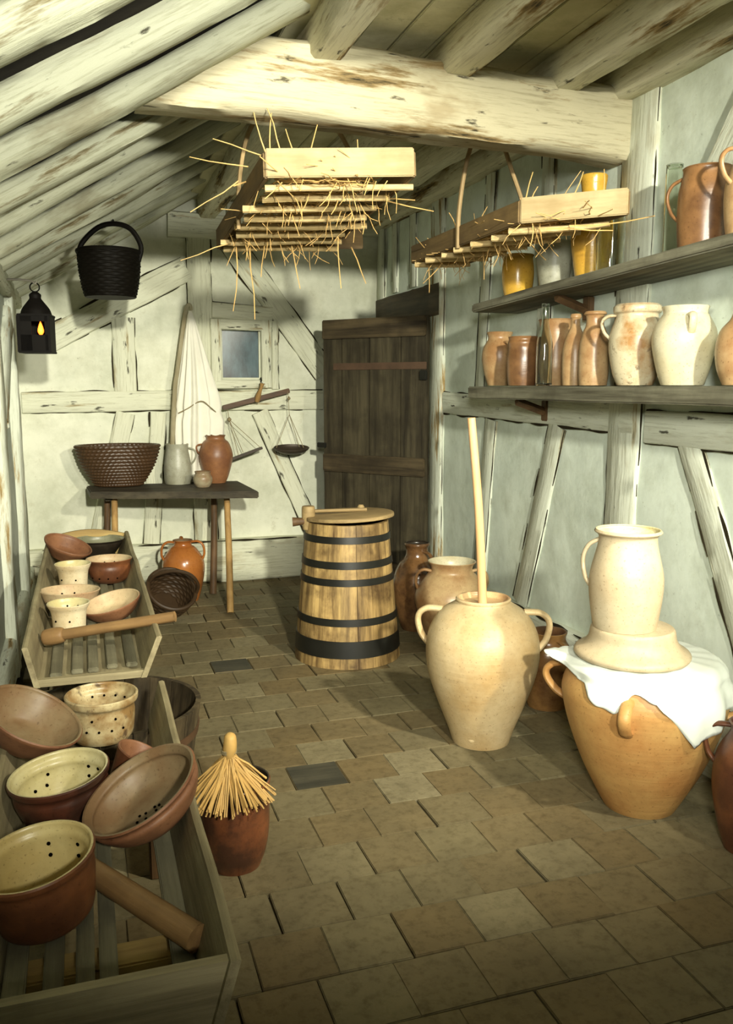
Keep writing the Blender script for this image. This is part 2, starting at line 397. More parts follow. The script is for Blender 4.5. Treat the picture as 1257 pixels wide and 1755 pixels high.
def pot(name, label, cat, loc, outer, mats, th=0.008, rot=(0, 0, 0), handles=(), holes=None, group=None, wob=0.012, hname='handle', extra=None, base=None, hmat=None, body='body', sq=(1, 1)):
    """handles: (azimuth in degrees, z top, z bottom, reach, tube radius)"""
    mats = list(mats) if isinstance(mats, (list, tuple)) else [mats, mats]
    if len(mats) == 1: mats = mats*2
    sd = R(0, 40); bm = lathe(outer, th, wob=wob, seed=sd, base=base, sq=sq)
    if holes:
        mats.append(M['hole'])
        for (az, z, hr) in holes:                       # black plugs stand for the shade in holes through the wall, or through the floor when az is None
            if isinstance(az, tuple):
                add_tube(bm, [(az[0], az[1], 0.0), (az[0], az[1], th*1.3+0.0022)], hr, 8, mat=2)
            else:
                r = rad_at(outer, z); a = math.radians(az); d = Vector((math.cos(a), math.sin(a), 0))
                add_tube(bm, [d*(r+0.0025)+Vector((0, 0, z)), d*(r-th-0.0025)+Vector((0, 0, z))], hr, 8, mat=2)
    if not handles and not extra:
        o = obj(name, bm, mats, loc=loc, rot=rot); return tag(o, label, cat, group)
    root = thing(name, label, cat, loc, rot, group)
    obj(body, bm, mats, root)
    for (az, z1, z2, out, tr) in handles:
        a = math.radians(az); d = Vector((math.cos(a)*sq[0], math.sin(a)*sq[1], 0)); r1, r2 = rad_at(outer, z1)-th*0.5, rad_at(outer, z2)-th*0.5
        bl = math.hypot(r2-r1, z1-z2); nr, nz = (z1-z2)/bl, (r2-r1)/bl; pts = []
        for k in range(9):
            u = k/8; h_ = (out*1.35+tr*0.8)*math.sin(PI*u)**0.62*(1.0+0.18*math.cos(PI*u))
            pts.append(d*(r1+(r2-r1)*u+nr*h_)+Vector((0, 0, z1+(z2-z1)*u+nz*h_)))
        obj(hname, tube(pts, tr, 12, 0.66, 4, ref=(0, 0, 1)), [hmat or mats[0]], root)
    if extra: extra(root)
    return root

# ------------------------------------------------------------------ room shell
XL, XR, YB = -0.40, 2.13, 6.20
def roof_z(x): return 2.18+0.61*x            # underside of the rafters
CEIL = 2.66
def wall_grid(name, fx, nu, nv, mat, skip=None, away=(0, 1, 0)):
    bm = bmesh.new(); g = {}
    for i in range(nu+1):
        for j in range(nv+1): g[i, j] = bm.verts.new(fx(i/nu, j/nv))
    for i in range(nu):
        for j in range(nv):
            if skip and skip((i+.5)/nu, (j+.5)/nv): continue
            bm.faces.new((g[i, j], g[i+1, j], g[i+1, j+1], g[i, j+1]))
    dv = Vector(away)*0.08; cp = {v: bm.verts.new(v.co+dv) for v in list(bm.verts) if v.link_faces}
    for v in [v for v in bm.verts if not v.link_faces and v not in cp.values()]: bm.verts.remove(v)
    be = [e for e in bm.edges if len(e.link_faces) == 1]; fs = list(bm.faces)
    for f in fs: bm.faces.new([cp[v] for v in reversed(f.verts)])
    for e in be: bm.faces.new((e.verts[0], e.verts[1], cp[e.verts[1]], cp[e.verts[0]]))
    o = obj(name, bm, mat, angle=60); o['kind'] = 'structure'; return o
def wob3(x, y, z, a): return a*(noise.noise(Vector((x*1.6, y*1.6, z*1.6)))+0.35*noise.noise(Vector((x*6, y*6, z*6))))
def f_right(u, v):
    y = -1.2+(YB+0.1+1.2)*u; z = -0.05+(CEIL+0.13)*v
    return (XR+wob3(0, y, z, 0.012), y, z)
DY0, DY1, DZ = 5.16, 6.06, 1.86              # doorway in the right wall
def sk_right(u, v):
    y = -1.2+(YB+0.1+1.2)*u; z = -0.05+(CEIL+0.13)*v
    return DY0 < y < DY1 and z < DZ
wall_grid('wall_right', f_right, 150, 60, M['wall_r'], sk_right, (1, 0, 0))
# passage behind the open door
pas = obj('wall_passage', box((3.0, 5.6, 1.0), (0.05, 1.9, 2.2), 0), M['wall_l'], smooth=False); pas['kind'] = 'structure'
def f_left(u, v):
    y = -1.2+(YB+0.1+1.2)*u; z = -0.05+2.05*v
    return (XL-wob3(3, y, z, 0.012), y, z)
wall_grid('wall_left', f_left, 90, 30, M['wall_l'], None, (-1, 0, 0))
WX0, WX1, WZ0, WZ1 = 0.955, 1.205, 1.455, 1.785      # window opening
def f_rear(u, v):
    x = XL-0.02+(XR-XL+0.06)*u; top = min(CEIL+0.06, roof_z(x)+0.11); z = -0.05+(top+0.05)*v
    # pull grid lines onto the opening
    return (x, YB+wob3(x, 9, z, 0.012), z)
def sk_rear(u, v):
    p = f_rear(u, v); return WX0 < p[0] < WX1 and WZ0 < p[2] < WZ1
wall_grid('wall_rear', f_rear, 130, 110, M['wall_b'], sk_rear)

def make_floor():
    bm = bmesh.new(); P = 0.192
    add_box(bm, ((XL+2.2)/2, 2.55, -0.045), (2.75, 7.6, 0.06), 0, mat=2)
    for r_ in range(-10, 25):
        y = 1.63+P*r_; off = (0.096 if r_ % 2 else 0)+R(-0.022, 0.022)
        for c_ in range(-4, 11):
            x = 0.45+off+P*c_
            if x+P > 2.25 or x < XL-0.12: continue
            if y+P > YB+0.05 or y < -0.4: continue
            dx, dy = R(-.003, .003), R(-.003, .003); cx, cy = x+P/2, y+P/2
            mx = Matrix.Translation((cx+dx, cy+dy, -0.012+R(-0.0018, 0.0018))) @ Euler((R(-.009, .009), R(-.009, .009), R(-.012, .012))).to_matrix().to_4x4()
            dk = 1 if (abs(cx-0.82) < 0.1 and abs(cy-2.90) < 0.09) or (abs(cx-0.70) < 0.09 and abs(cy-4.29) < 0.09) else 0
            add_box(bm, (0, 0, 0), (P-R(.0005, .0035), P-R(.0003, .002), 0.026), 0.0025, mx, mat=dk)
    o = obj('floor', bm, [M['floor'], M['tile_dark'], M['mortar']]); o['kind'] = 'structure'
make_floor()

# ceiling over the right-hand part and boarded roof slope over the left
bm = bmesh.new(); n = 0
for x0 in [0.74+0.14*i for i in range(11)]:
    add_box(bm, (x0+0.07, 2.6, CEIL+0.015+R(-.004, .004)), (0.136, 7.5, 0.03), 0.003)
o = obj('ceiling', bm, M['ceil']); o['kind'] = 'structure'
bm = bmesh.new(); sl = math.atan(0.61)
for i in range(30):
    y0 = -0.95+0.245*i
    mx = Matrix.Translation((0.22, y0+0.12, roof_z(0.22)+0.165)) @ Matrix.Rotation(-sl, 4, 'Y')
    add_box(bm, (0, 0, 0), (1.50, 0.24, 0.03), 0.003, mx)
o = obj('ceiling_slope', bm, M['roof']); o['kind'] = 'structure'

# rafters of the lean-to slope
tn = [0]
def trim(*a, **k):
    tn[0] += 1; return timber('trim_%d' % tn[0], *a, **k)
nrm = Vector((-math.sin(sl), 0, math.cos(sl)))
for i, yf in enumerate([1.25, 1.70, 2.16, 2.66, 3.09, 3.56, 3.97, 4.43, 4.87, 5.25, 5.68, 6.10]):
    wd, h = R(0.105, 0.13), R(0.078, 0.09)
    y = yf-wd/2; x0, x1 = XL-0.02, 0.80+R(-.01, .02)
    a = Vector((x0, y+R(-.02, .02), roof_z(x0)))+nrm*h/2; b = Vector((x1, y, roof_z(x1)))+nrm*h/2
    trim(a, b, wd, h, M['rafter'][i % 3], wob=0.012, bev=0.022, bow=R(-.012, .006))
# wall plate, left
trim((XL+0.0, -1.0, 1.95), (XL+0.0, YB, 1.95), 0.10, 0.10, M['rafter'][1])
# joists, notched into the top of the cross beam and running front to back
for x, wd in ((0.87, 0.13), (1.37, 0.12), (1.83, 0.125)):
    trim((x, -1.0, 2.595), (x, YB-0.01, 2.60), wd, 0.135, M['joist'], wob=0.010, bev=0.016)
trim((2.09, -1.0, 2.585), (2.09, YB-0.01, 2.585), 0.12, 0.14, M['joist'], wob=0.012, bev=0.02)   # right wall plate
# the great cross beam
beam = timber('trim_90', (0.22, 3.20, 2.475), (2.13, 3.19, 2.430), 0.19, 0.265, M['beam'], wob=0.016, bev=0.028, bow=0.012, seed=3.1)
for v in beam.data.vertices:                       # its left end is cut to the slope of the roof
    p_ = beam.matrix_world @ v.co; v.co.z -= max(0.0, p_.z-(roof_z(p_.x)+0.035))

# ---- rear wall timbers
YF = YB-0.012
def rt(p0, p1, wd, mat=None, h=0.06, y=YF, cr=True, **kw):
    o = trim((p0[0], y+0.012, p0[1]), (p1[0], y+0.012, p1[1]), wd, h, mat or M['stud_rear'], up=(0, -1, 0), wob=kw.pop('wob', 0.007), bev=0.008, **kw)
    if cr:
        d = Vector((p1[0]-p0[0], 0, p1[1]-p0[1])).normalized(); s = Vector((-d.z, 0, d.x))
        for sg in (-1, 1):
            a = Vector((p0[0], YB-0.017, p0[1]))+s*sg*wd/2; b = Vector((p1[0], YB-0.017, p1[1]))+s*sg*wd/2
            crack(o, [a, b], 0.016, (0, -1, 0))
    return o
rt((0.805, 0.28), (0.805, 2.50), 0.165)                          # main post
rt((0.60, 2.485), (1.02, 2.475), 0.16, h=0.12)                  # head block on the post
rt((-0.38, 1.29), (0.715, 1.305), 0.135)                        # long rail
rt((0.895, 1.30), (1.68, 1.30), 0.14)                            # rail below window
rt((-0.20, 1.70), (0.72, 2.20), 0.165)                          # sloping brace left
rt((0.285, 1.365), (0.285, 1.86), 0.15)                         # short stud
rt((1.00, 2.42), (1.70, 1.50), 0.17)                           # sloping brace right
rt((0.885, 1.925), (1.31, 1.90), 0.11, h=0.09)                  # window head timber
rt((1.33, 1.38), (1.33, 1.86), 0.05)
rt((1.21, 1.22), (1.60, 0.32), 0.12)                           # lower sloping brace
rt((0.42, 0.30), (0.50, 1.22), 0.11)
rt((0.05, 0.30), (0.28, 1.22), 0.12)
o = trim((XL, YB-0.03, 0.15), (XR, YB-0.03, 0.15), 0.30, 0.12, M['stud_rear'], up=(0, -1, 0), wob=0.010, bev=0.02)   # sill plinth
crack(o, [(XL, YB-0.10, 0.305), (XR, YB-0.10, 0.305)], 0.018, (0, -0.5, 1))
# rear tie under the ceiling, behind the hanging racks
trim((1.0, YB-0.02, 2.56), (XR, YB-0.02, 2.56), 0.16, 0.10, M['stud_rear'], up=(0, -1, 0))
# window
win = thing('window_1', None, None, (0, 0, 0)); win['kind'] = 'structure'
for (a, b, wd) in (((0.905, 1.39), (0.905, 1.862), 0.075), ((1.262, 1.39), (1.262, 1.862), 0.075), ((0.87, 1.830), (1.30, 1.823), 0.07), ((0.90, 1.415), (1.27, 1.415), 0.06)):
    timber('window_frame', (a[0], YB-0.02, a[1]), (b[0], YB-0.02, b[1]), wd, 0.07, M['stud_rear'], up=(0, -1, 0), parent=win, kind=None, wob=0.004, bev=0.006)
obj('pane', box((1.08, YB+0.02, 1.62), (0.30, 0.006, 0.38), 0.001), M['pane'], win)
obj('catch', tube([(1.215, YB-0.058, 1.43), (1.215, YB-0.075, 1.44), (1.215, YB-0.06, 1.46)], 0.006, 6), M['iron'], win)

# ---- right wall timbers
def rw(p0, p1, wd, mat=None, h=0.05, cr=True, x=XR, **kw):
    """p = (y, z) on the right wall"""
    o = trim((x+0.010, p0[0], p0[1]), (x+0.010, p1[0], p1[1]), wd, h, mat or M['stud'], up=(-1, 0, 0), wob=kw.pop('wob', 0.007), bev=kw.pop('bev', 0.008), **kw)
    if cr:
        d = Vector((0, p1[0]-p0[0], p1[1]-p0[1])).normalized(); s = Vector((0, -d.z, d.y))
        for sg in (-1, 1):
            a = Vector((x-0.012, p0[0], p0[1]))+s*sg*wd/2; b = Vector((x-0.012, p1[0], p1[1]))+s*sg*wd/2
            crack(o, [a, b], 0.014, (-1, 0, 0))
    return o
rw((5.06, 0.25), (5.06, 2.52), 0.19, M['post_worn'], h=0.08)      # door post
rw((6.12, 0.0), (6.12, 2.52), 0.12, h=0.08)                       # far door post
rw((5.0, 1.93), (6.18, 1.93), 0.20, M['ledge'], h=0.09)         # door head
rw((5.50, 2.05), (5.50, 2.52), 0.12); rw((5.85, 2.05), (5.85, 2.52), 0.10)
rw((3.08, 0.28), (3.04, 2.52), 0.22, h=0.06)                    # post under the beam
rw((3.00, 1.27), (4.95, 1.30), 0.13, h=0.06)                    # rail behind lower shelf
rw((1.0, 1.24), (2.92, 1.24), 0.13, h=0.06)
rw((4.42, 0.28), (4.30, 1.22), 0.13); rw((3.92, 0.28), (3.60, 1.22), 0.15); rw((2.20, 0.28), (2.66, 1.20), 0.12)
rw((1.72, 0.28), (1.95, 1.20), 0.14)
rw((2.66, 2.00), (2.25, 2.50), 0.17, h=0.09, wob=0.014)          # crooked brace, top right
rw((4.45, 1.36), (4.35, 2.52), 0.12); rw((3.75, 1.36), (3.75, 2.52), 0.12)
o = trim((XR-0.012, -1.0, 0.13), (XR-0.012, 5.14, 0.14), 0.28, 0.10, M['stud'], up=(-1, 0, 0), wob=0.012, bev=0.025)   # sill plinth
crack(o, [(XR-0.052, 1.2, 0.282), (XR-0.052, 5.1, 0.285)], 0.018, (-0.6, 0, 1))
# ---- left wall timbers
def lw(p0, p1, wd, mat=None, h=0.09, **kw):
    return trim((XL+0.0, p0[0], p0[1]), (XL+0.0, p1[0], p1[1]), wd, h, mat or M['post_worn'], up=(1, 0, 0), wob=0.012, bev=0.015, **kw)
lw((5.55, 0.0), (5.55, 1.92), 0.30); lw((4.45, 0.0), (4.45, 1.92), 0.20); lw((3.1, 0.0), (3.1, 1.92), 0.2)
lw((4.6, 1.25), (5.35, 1.78), 0.16); lw((-0.9, 0.1), (6.15, 0.1), 0.2)

# ---- door
dx, dy = 2.085, 5.115; ex, ey = 1.575, 5.75
dl = math.hypot(ex-dx, ey-dy); da = math.atan2(ey-dy, ex-dx)
door = thing('door_1', None, None, (dx, dy, 0.02), (0, 0, da)); door['kind'] = 'structure'
# local: x along door from hinge, y>0 is the side that faces the camera
ws = [0.0, 0.20, 0.44, 0.66, dl]
for i in range(4):
    obj('plank', box(((ws[i]+ws[i+1])/2, 0, 0.910), (ws[i+1]-ws[i]-0.005, 0.026, 1.82), 0.003), M['door'], door, smooth=False)
for z, h in ((1.755, 0.125), (0.865, 0.12), (0.16, 0.12)):
    obj('ledge', box((dl/2, 0.027, z), (dl-0.02, 0.028, h), 0.006), M['ledge'], door)
obj('hinge_strap', box((dl*0.45, 0.018, 1.51), (dl*0.88, 0.008, 0.045), 0.002), plain('rusty_strap', (0.095, 0.055, 0.032), 0.6, 0.4), door)
obj('latch', box((dl+0.01, 0.02, 0.98), (0.07, 0.02, 0.035), 0.004), M['iron'], door)
obj('hinge', box((0.02, 0.035, 1.45), (0.05, 0.02, 0.06), 0.004), M['iron'], door)
for k in range(6): pass

# ------------------------------------------------------------------ shelves
def shelf(name, label, pts, th, depth, x0):
    (y0, z0), (y1, z1) = pts
    root = thing(name, label, 'shelf', (x0+depth/2, (y0+y1)/2, (z0+z1)/2))
    L = y0-y1; ang = math.atan2(z1-z0, y0-y1)
    bm = bmesh.new(); n = 26
    add_box(bm, (0, 0, -th/2), (depth, L, th), 0.006)
    for v in bm.verts: v.co.x += 0.0
    bmesh.ops.subdivide_edges(bm, edges=[e for e in bm.edges if abs((e.verts[0].co-e.verts[1].co).y) > 0.5], cuts=30)
    for v in bm.verts:
        if v.co.x < 0: v.co.x += 0.010*noise.noise(Vector((v.co.y*3, v.co.z*20, 1)))
        v.co.z += 0.004*noise.noise(Vector((v.co.y*2, 5, 1)))
    b = obj('board', bm, M['shelf'], root, rot=(-ang, 0, 0))
    return root
sh1 = shelf('wall_shelf', 'upper grey plank shelf sloping on the right wall with brown jug', ((4.03, 1.805), (1.30, 1.880)), 0.040, 0.262, 1.868)
sh2 = shelf('wall_shelf', 'lower thick grey plank shelf on the right wall holding stoneware jars', ((4.10, 1.400), (1.30, 1.400)), 0.062, 0.245, 1.885)
for root, z, ys in ((sh1, -0.10, (1.85-2.665, 3.35-2.665)), (sh2, -0.125, (1.9-2.70, 3.7-2.70))):
    for y in ys:
        zz = z-0.027*y if root is sh1 else z
        bm = bmesh.new()
        add_tube(bm, [(0.11, y, zz), (-0.05, y, zz+0.055)], 0.02, 4)
        add_box(bm, (0.11, y, zz+0.01), (0.03, 0.05, 0.10), 0.004)
        obj('bracket', bm, M['leg_dark'], root)
def s1z(y): return 1.805+(4.03-y)/2.73*0.075
def SU(y): return s1z(y)+0.002
# camera-relative azimuths (world): image-left 162, image-right 342, toward camera 252
def az_l(p): return math.degrees(math.atan2(p[1], p[0]))+90      # image-left at p
def az_c(p): return math.degrees(math.atan2(p[1], p[0]))+180     # toward camera

def prof(*p): return list(p)
# ---- lower shelf, left to right
g2 = 'stoneware on the lower shelf'
ZS = 1.4035
p = (2.005, 3.985)
pot('storage_jar', 'small tan two-lugged jar, leftmost on the lower shelf', 'jar', (*p, ZS), prof((0.055, 0), (0.072, 0.05), (0.087, 0.13), (0.082, 0.185), (0.062, 0.222), (0.058, 0.24), (0.066, 0.262)), [K['tan'], K['pot_throat']], handles=[(az_c(p)+25, 0.212, 0.150, 0.022, 0.012)])
p = (1.965, 3.66)
pot('storage_jar', 'brown straight-sided jar beside the small tan jar on lower shelf', 'jar', (*p, ZS), prof((0.068, 0), (0.074, 0.05), (0.076, 0.12), (0.070, 0.17), (0.073, 0.195), (0.068, 0.21), (0.071, 0.222)), [K['brown'], K['pot_throat']])
p = (2.055, 3.52)
pot('storage_jar', 'pinkish buff jug standing behind the clear glass bottle on lower shelf', 'jug', (*p, ZS), prof((0.065, 0), (0.08, 0.08), (0.075, 0.18), (0.07, 0.24), (0.078, 0.285), (0.083, 0.292)), [K['tan'], K['pot_throat']], handles=[(az_l(p)+180, 0.25, 0.14, 0.035, 0.009)])
p = (1.945, 3.43)
bot = obj('glass_bottle', lathe(prof((0.032, 0), (0.036, 0.01), (0.036, 0.15), (0.033, 0.20), (0.018, 0.26), (0.014, 0.32), (0.015, 0.338), (0.018, 0.34), (0.018, 0.352)), 0.003, 32), M['glass'], loc=(*p, ZS)); tag(bot, 'tall clear glass bottle on lower shelf among the brown jars', 'bottle')
p = (2.00, 3.27)
pot('stoneware_bottle', 'brown narrow-necked stoneware bottle right of the clear glass bottle', 'bottle', (*p, ZS), prof((0.048, 0), (0.052, 0.05), (0.052, 0.14), (0.040, 0.20), (0.021, 0.245), (0.019, 0.275), (0.024, 0.285), (0.022, 0.296)), [K['tan'], K['pot_throat']])
p = (1.985, 3.10)
pot('stoneware_bottle', 'wide-necked tan bottle half behind the handled cream jar', 'bottle', (*p, ZS), prof((0.055, 0), (0.06, 0.05), (0.059, 0.15), (0.048, 0.21), (0.036, 0.24), (0.036, 0.275), (0.046, 0.284), (0.043, 0.292)), [K['tan'], K['pot_throat']])
p = (2.00, 2.84)
pot('storage_jar', 'large cream jar with loop handle and brown speckled stain, lower shelf', 'jar', (*p, ZS), prof((0.066, 0), (0.085, 0.05), (0.100, 0.13), (0.098, 0.19), (0.082, 0.240), (0.076, 0.262), (0.087, 0.272), (0.088, 0.290), (0.080, 0.298)), [K['handled'], K['pot_throat']], handles=[(az_l(p), 0.262, 0.175, 0.028, 0.010)])
p = (2.005, 2.57)
pot('storage_jar', 'large off-white bulging jar with front lug, rightmost whole jar on lower shelf', 'jar', (*p, ZS), prof((0.072, 0), (0.088, 0.05), (0.108, 0.14), (0.105, 0.19), (0.082, 0.235), (0.074, 0.248), (0.080, 0.268)), [K['white'], K['pot_throat']], handles=[(az_c(p)+12, 0.236, 0.178, 0.020, 0.013)])
p = (2.00, 2.285)
pot('storage_jar', 'tan narrow-necked flask cut by the right edge on lower shelf', 'flask', (*p, ZS), prof((0.05, 0), (0.07, 0.05), (0.078, 0.11), (0.066, 0.17), (0.035, 0.21), (0.022, 0.26), (0.022, 0.30), (0.028, 0.315)), [K['tan'], K['pot_throat']])
# ---- upper shelf
p = (2.00, 3.80)
pot('glazed_pot', 'small ochre glazed pot at the far left of the upper shelf', 'pot', (*p, SU(p[1])), prof((0.058, 0), (0.070, 0.05), (0.076, 0.12), (0.070, 0.185), (0.076, 0.20)), [K['yellow'], K['pot_throat']])
p = (2.01, 3.48)
pot('glazed_pot', 'greyish buff pot between two yellow pots on upper shelf', 'pot', (*p, SU(p[1])), prof((0.058, 0), (0.068, 0.05), (0.079, 0.15), (0.074, 0.19), (0.08, 0.205)), [K['grey'], K['pot_throat']])
p = (2.02, 3.20)
pot('glazed_pot', 'tall bright yellow glazed jar with pale foot behind the straw rack', 'jar', (*p, SU(p[1])), prof((0.062, 0), (0.070, 0.05), (0.085, 0.16), (0.082, 0.23), (0.060, 0.30), (0.048, 0.345), (0.054, 0.40), (0.054, 0.415)), [K['yellow'], K['yellow']])
p = (1.975, 3.00)
bot = obj('glass_jar', lathe(prof((0.048, 0), (0.052, 0.01), (0.055, 0.10), (0.055, 0.20), (0.045, 0.235), (0.048, 0.25)), 0.004, 32), M['glass'], loc=(*p, SU(p[1]))); tag(bot, 'clear glass jar on upper shelf beside the tall yellow jar', 'jar')
p = (2.03, 2.70)
bot = obj('glass_bottle', lathe(prof((0.028, 0), (0.030, 0.01), (0.030, 0.30), (0.026, 0.32), (0.030, 0.33)), 0.003, 32), M['glass'], loc=(*p, SU(p[1]))); tag(bot, 'slim clear glass cylinder behind the brown jug on upper shelf', 'bottle')
p = (2.00, 2.49)
pot('stoneware_jug', 'dark brown wide jug with loop handle on upper shelf', 'jug', (*p, SU(p[1])), prof((0.082, 0), (0.087, 0.06), (0.090, 0.13), (0.088, 0.19), (0.078, 0.235), (0.076, 0.255), (0.079, 0.262)), [K['brown'], K['pot_throat']], handles=[(az_l(p), 0.235, 0.10, 0.026, 0.009)])
p = (1.985, 2.27)
pot('stoneware_mug', 'tan jug with pale handle cut by right edge on upper shelf', 'jug', (*p, SU(p[1])), prof((0.062, 0), (0.072, 0.07), (0.074, 0.15), (0.055, 0.22), (0.05, 0.26), (0.058, 0.285)), [K['tan'], K['pot_throat']], handles=[(az_l(p)+35, 0.265, 0.16, 0.03, 0.010)])

# ------------------------------------------------------------------ hanging straw racks
def add_straw(bm, p, d, L, r=0.0022, kink=0.25, zmin=None):
    p = Vector(p); d = Vector(d).normalized(); pts = [p]
    for k in range(3):
        d = (d+Vector((R(-1, 1), R(-1, 1), R(-1, 1)))*kink).normalized(); p = p+d*L/3
        if zmin is not None and p.z < zmin: p.z = zmin+R(0, .006)
        pts.append(p)
    add_tube(bm, pts, (r, r*0.6), 5)
def board(name, root, a, b, h, th, mat, out):
    """upright board from a to b (bottom edge), height h"""
    a, b = Vector(a), Vector(b); d = b-a; L = d.length; x = d.normalized(); z = Vector((0, 0, 1)); z = (z-x*z.dot(x)).normalized(); y = z.cross(x)
    bm = box((L/2, 0, h/2), (L, th, h), 0.004)
    o = obj(name, bm, mat, root)
    o.matrix_local = Matrix(((x.x, y.x, z.x, a.x), (x.y, y.y, z.y, a.y), (x.z, y.z, z.z, a.z), (0, 0, 0, 1)))
    return o
def rack(label, FL, FR, BL, BR, h, nst, hoops, straws, seed, over=0.0, droops=()):
    random.seed(seed)
    FL, FR, BL, BR = map(Vector, (FL, FR, BL, BR)); c = (FL+FR+BL+BR)/4
    root = thing('hanging_rack', label, 'rack', c)
    l = lambda v: Vector(v)-c
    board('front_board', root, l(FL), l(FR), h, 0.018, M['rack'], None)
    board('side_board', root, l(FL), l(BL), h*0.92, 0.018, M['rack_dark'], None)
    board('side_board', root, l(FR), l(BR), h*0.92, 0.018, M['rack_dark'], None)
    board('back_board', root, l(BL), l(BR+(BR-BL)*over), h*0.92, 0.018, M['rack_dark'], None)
    for i in range(nst):
        u = (i+0.6)/nst; a = FL.lerp(BL, u); b = FR.lerp(BR, u); dn = Vector((0, 0, -0.012)); e = (b-a).normalized()
        bm = tube([l(a+dn+e*R(-0.02, 0.03)), l(a.lerp(b, .3)+dn+Vector((0, R(-.01, .01), R(-.004, .004)))), l(a.lerp(b, .7)+dn+Vector((0, R(-.01, .01), R(-.004, .004)))), l(b+dn+e*R(-0.03, 0.03))], (R(.0125, .015), R(.010, .012)), 8, 1, 3)
        obj('stick', bm, M['stick'], root)
    bm = bmesh.new()
    for i in range(straws):                                     # the layer lying on the sticks
        u, v = R(0.04, 0.97), R(0.06, 0.80); q = FL.lerp(BL, u).lerp(FR.lerp(BR, u), v)+Vector((0, 0, R(0.004, 0.045)))
        add_straw(bm, l(q), (R(-.1, 1) if v < .5 else R(-1, .1), R(-.45, .45), R(-.12, .06)), R(0.08, 0.22), R(.0016, .0030), 0.34, l(FL.lerp(BL, u)).z+0.001)
    for i in range(straws//7):                                   # ends poking down between the sticks
        u, v = R(0, 1.0), R(0.0, 1.0); q = FL.lerp(BL, u).lerp(FR.lerp(BR, u), v)
        add_straw(bm, l(q), (R(-.6, .6), R(-.4, .4), R(-1, -.3)), R(0.04, 0.12), R(.0014, .0024), 0.35)
    for (q, d, L) in droops: add_straw(bm, l(q), d, L, 0.003, 0.14)
    s = obj('straw', bm, M['straw'], root); s['kind'] = 'stuff'
    for pts in hoops: obj('hoop', tube([l(q) for q in pts], 0.012, 8, 0.8, 6), M['hoop'], root)
    return root
rack('hanging wooden rack of straw-laid sticks in the middle, below the whitewashed beam', (0.645, 3.10, 2.118), (1.155, 2.99, 2.135), (0.625, 4.10, 2.02), (1.125, 3.99, 2.03), 0.098, 8,
     [[(0.635, 3.62, 2.03), (0.640, 3.62, 2.20), (0.68, 3.62, 2.40), (0.77, 3.62, 2.52), (0.88, 3.61, 2.555), (1.00, 3.60, 2.50), (1.10, 3.59, 2.36), (1.145, 3.58, 2.20), (1.145, 3.57, 2.06)]], 800, 5, 0.30,
     [((0.68, 3.95, 2.03), (0.05, 0, -1), 0.30), ((0.74, 3.95, 2.03), (.12, 0, -1), 0.34), ((1.08, 3.7, 2.06), (-.05, 0, -1), 0.24), ((0.80, 3.9, 2.03), (-.1, 0, -1), 0.15), ((0.92, 3.9, 2.03), (.1, 0, -1), 0.20), ((1.2, 3.9, 2.03), (.3, 0, -1), 0.18),
      ((0.66, 3.15, 2.2), (-.25, .1, .9), 0.18), ((0.66, 3.15, 2.2), (-.9, .2, .3), 0.20), ((0.62, 3.3, 2.2), (-1, .1, .15), 0.22), ((0.66, 3.1, 2.2), (.05, .05, 1), 0.14), ((0.70, 3.1, 2.2), (-.3, 0, 1), 0.16), ((0.75, 3.12, 2.2), (-.2, 0, 1), 0.10), ((0.8, 3.12, 2.2), (.3, 0, 1), 0.13), ((0.98, 3.12, 2.2), (.1, 0, 1), 0.08), ((0.60, 3.4, 2.17), (-.6, 0, -.4), 0.22), ((0.58, 3.4, 2.15), (.9, 0, .5), 0.25), ((1.05, 3.3, 2.12), (1, 0, .05), 0.30), ((1.02, 3.3, 2.12), (1, .1, -.05), 0.26), ((0.65, 3.9, 2.02), (-1, 0, -.35), 0.24)])
rack('hanging wooden rack with straw in front of the upper shelf, nearer the right wall', (1.585, 3.00, 2.0), (1.865, 2.73, 2.0), (1.585, 4.12, 2.0), (1.845, 4.02, 2.0), 0.092, 7,
     [[(1.575, 3.55, 1.99), (1.578, 3.55, 2.14), (1.60, 3.54, 2.32), (1.64, 3.53, 2.46), (1.69, 3.52, 2.535), (1.74, 3.51, 2.47), (1.80, 3.50, 2.32), (1.853, 3.48, 2.16), (1.865, 3.46, 2.0)]], 560, 9, 0.0,
     [((1.62, 3.05, 2.07), (.2, 0, 1), 0.13), ((1.64, 3.05, 2.07), (.5, 0, 1), 0.09), ((1.75, 2.95, 2.07), (.8, 0, .9), 0.14), ((1.85, 2.86, 2.07), (-.15, 0, 1), 0.12), ((1.62, 4.0, 1.99), (.1, 0, -1), 0.14), ((1.66, 3.9, 1.99), (-.5, 0, -.6), 0.16), ((1.60, 3.6, 2.06), (-.4, 0, .9), 0.1), ((1.66, 3.6, 2.05), (.5, 0, .7), 0.16), ((1.72, 2.88, 1.98), (1, -.6, .10), 0.30), ((1.66, 2.94, 1.975), (1, -.7, .06), 0.24), ((1.72, 3.6, 1.99), (.1, 0, -1), 0.12), ((1.78, 3.3, 1.99), (.6, 0, -.5), 0.12)])
random.seed(21)

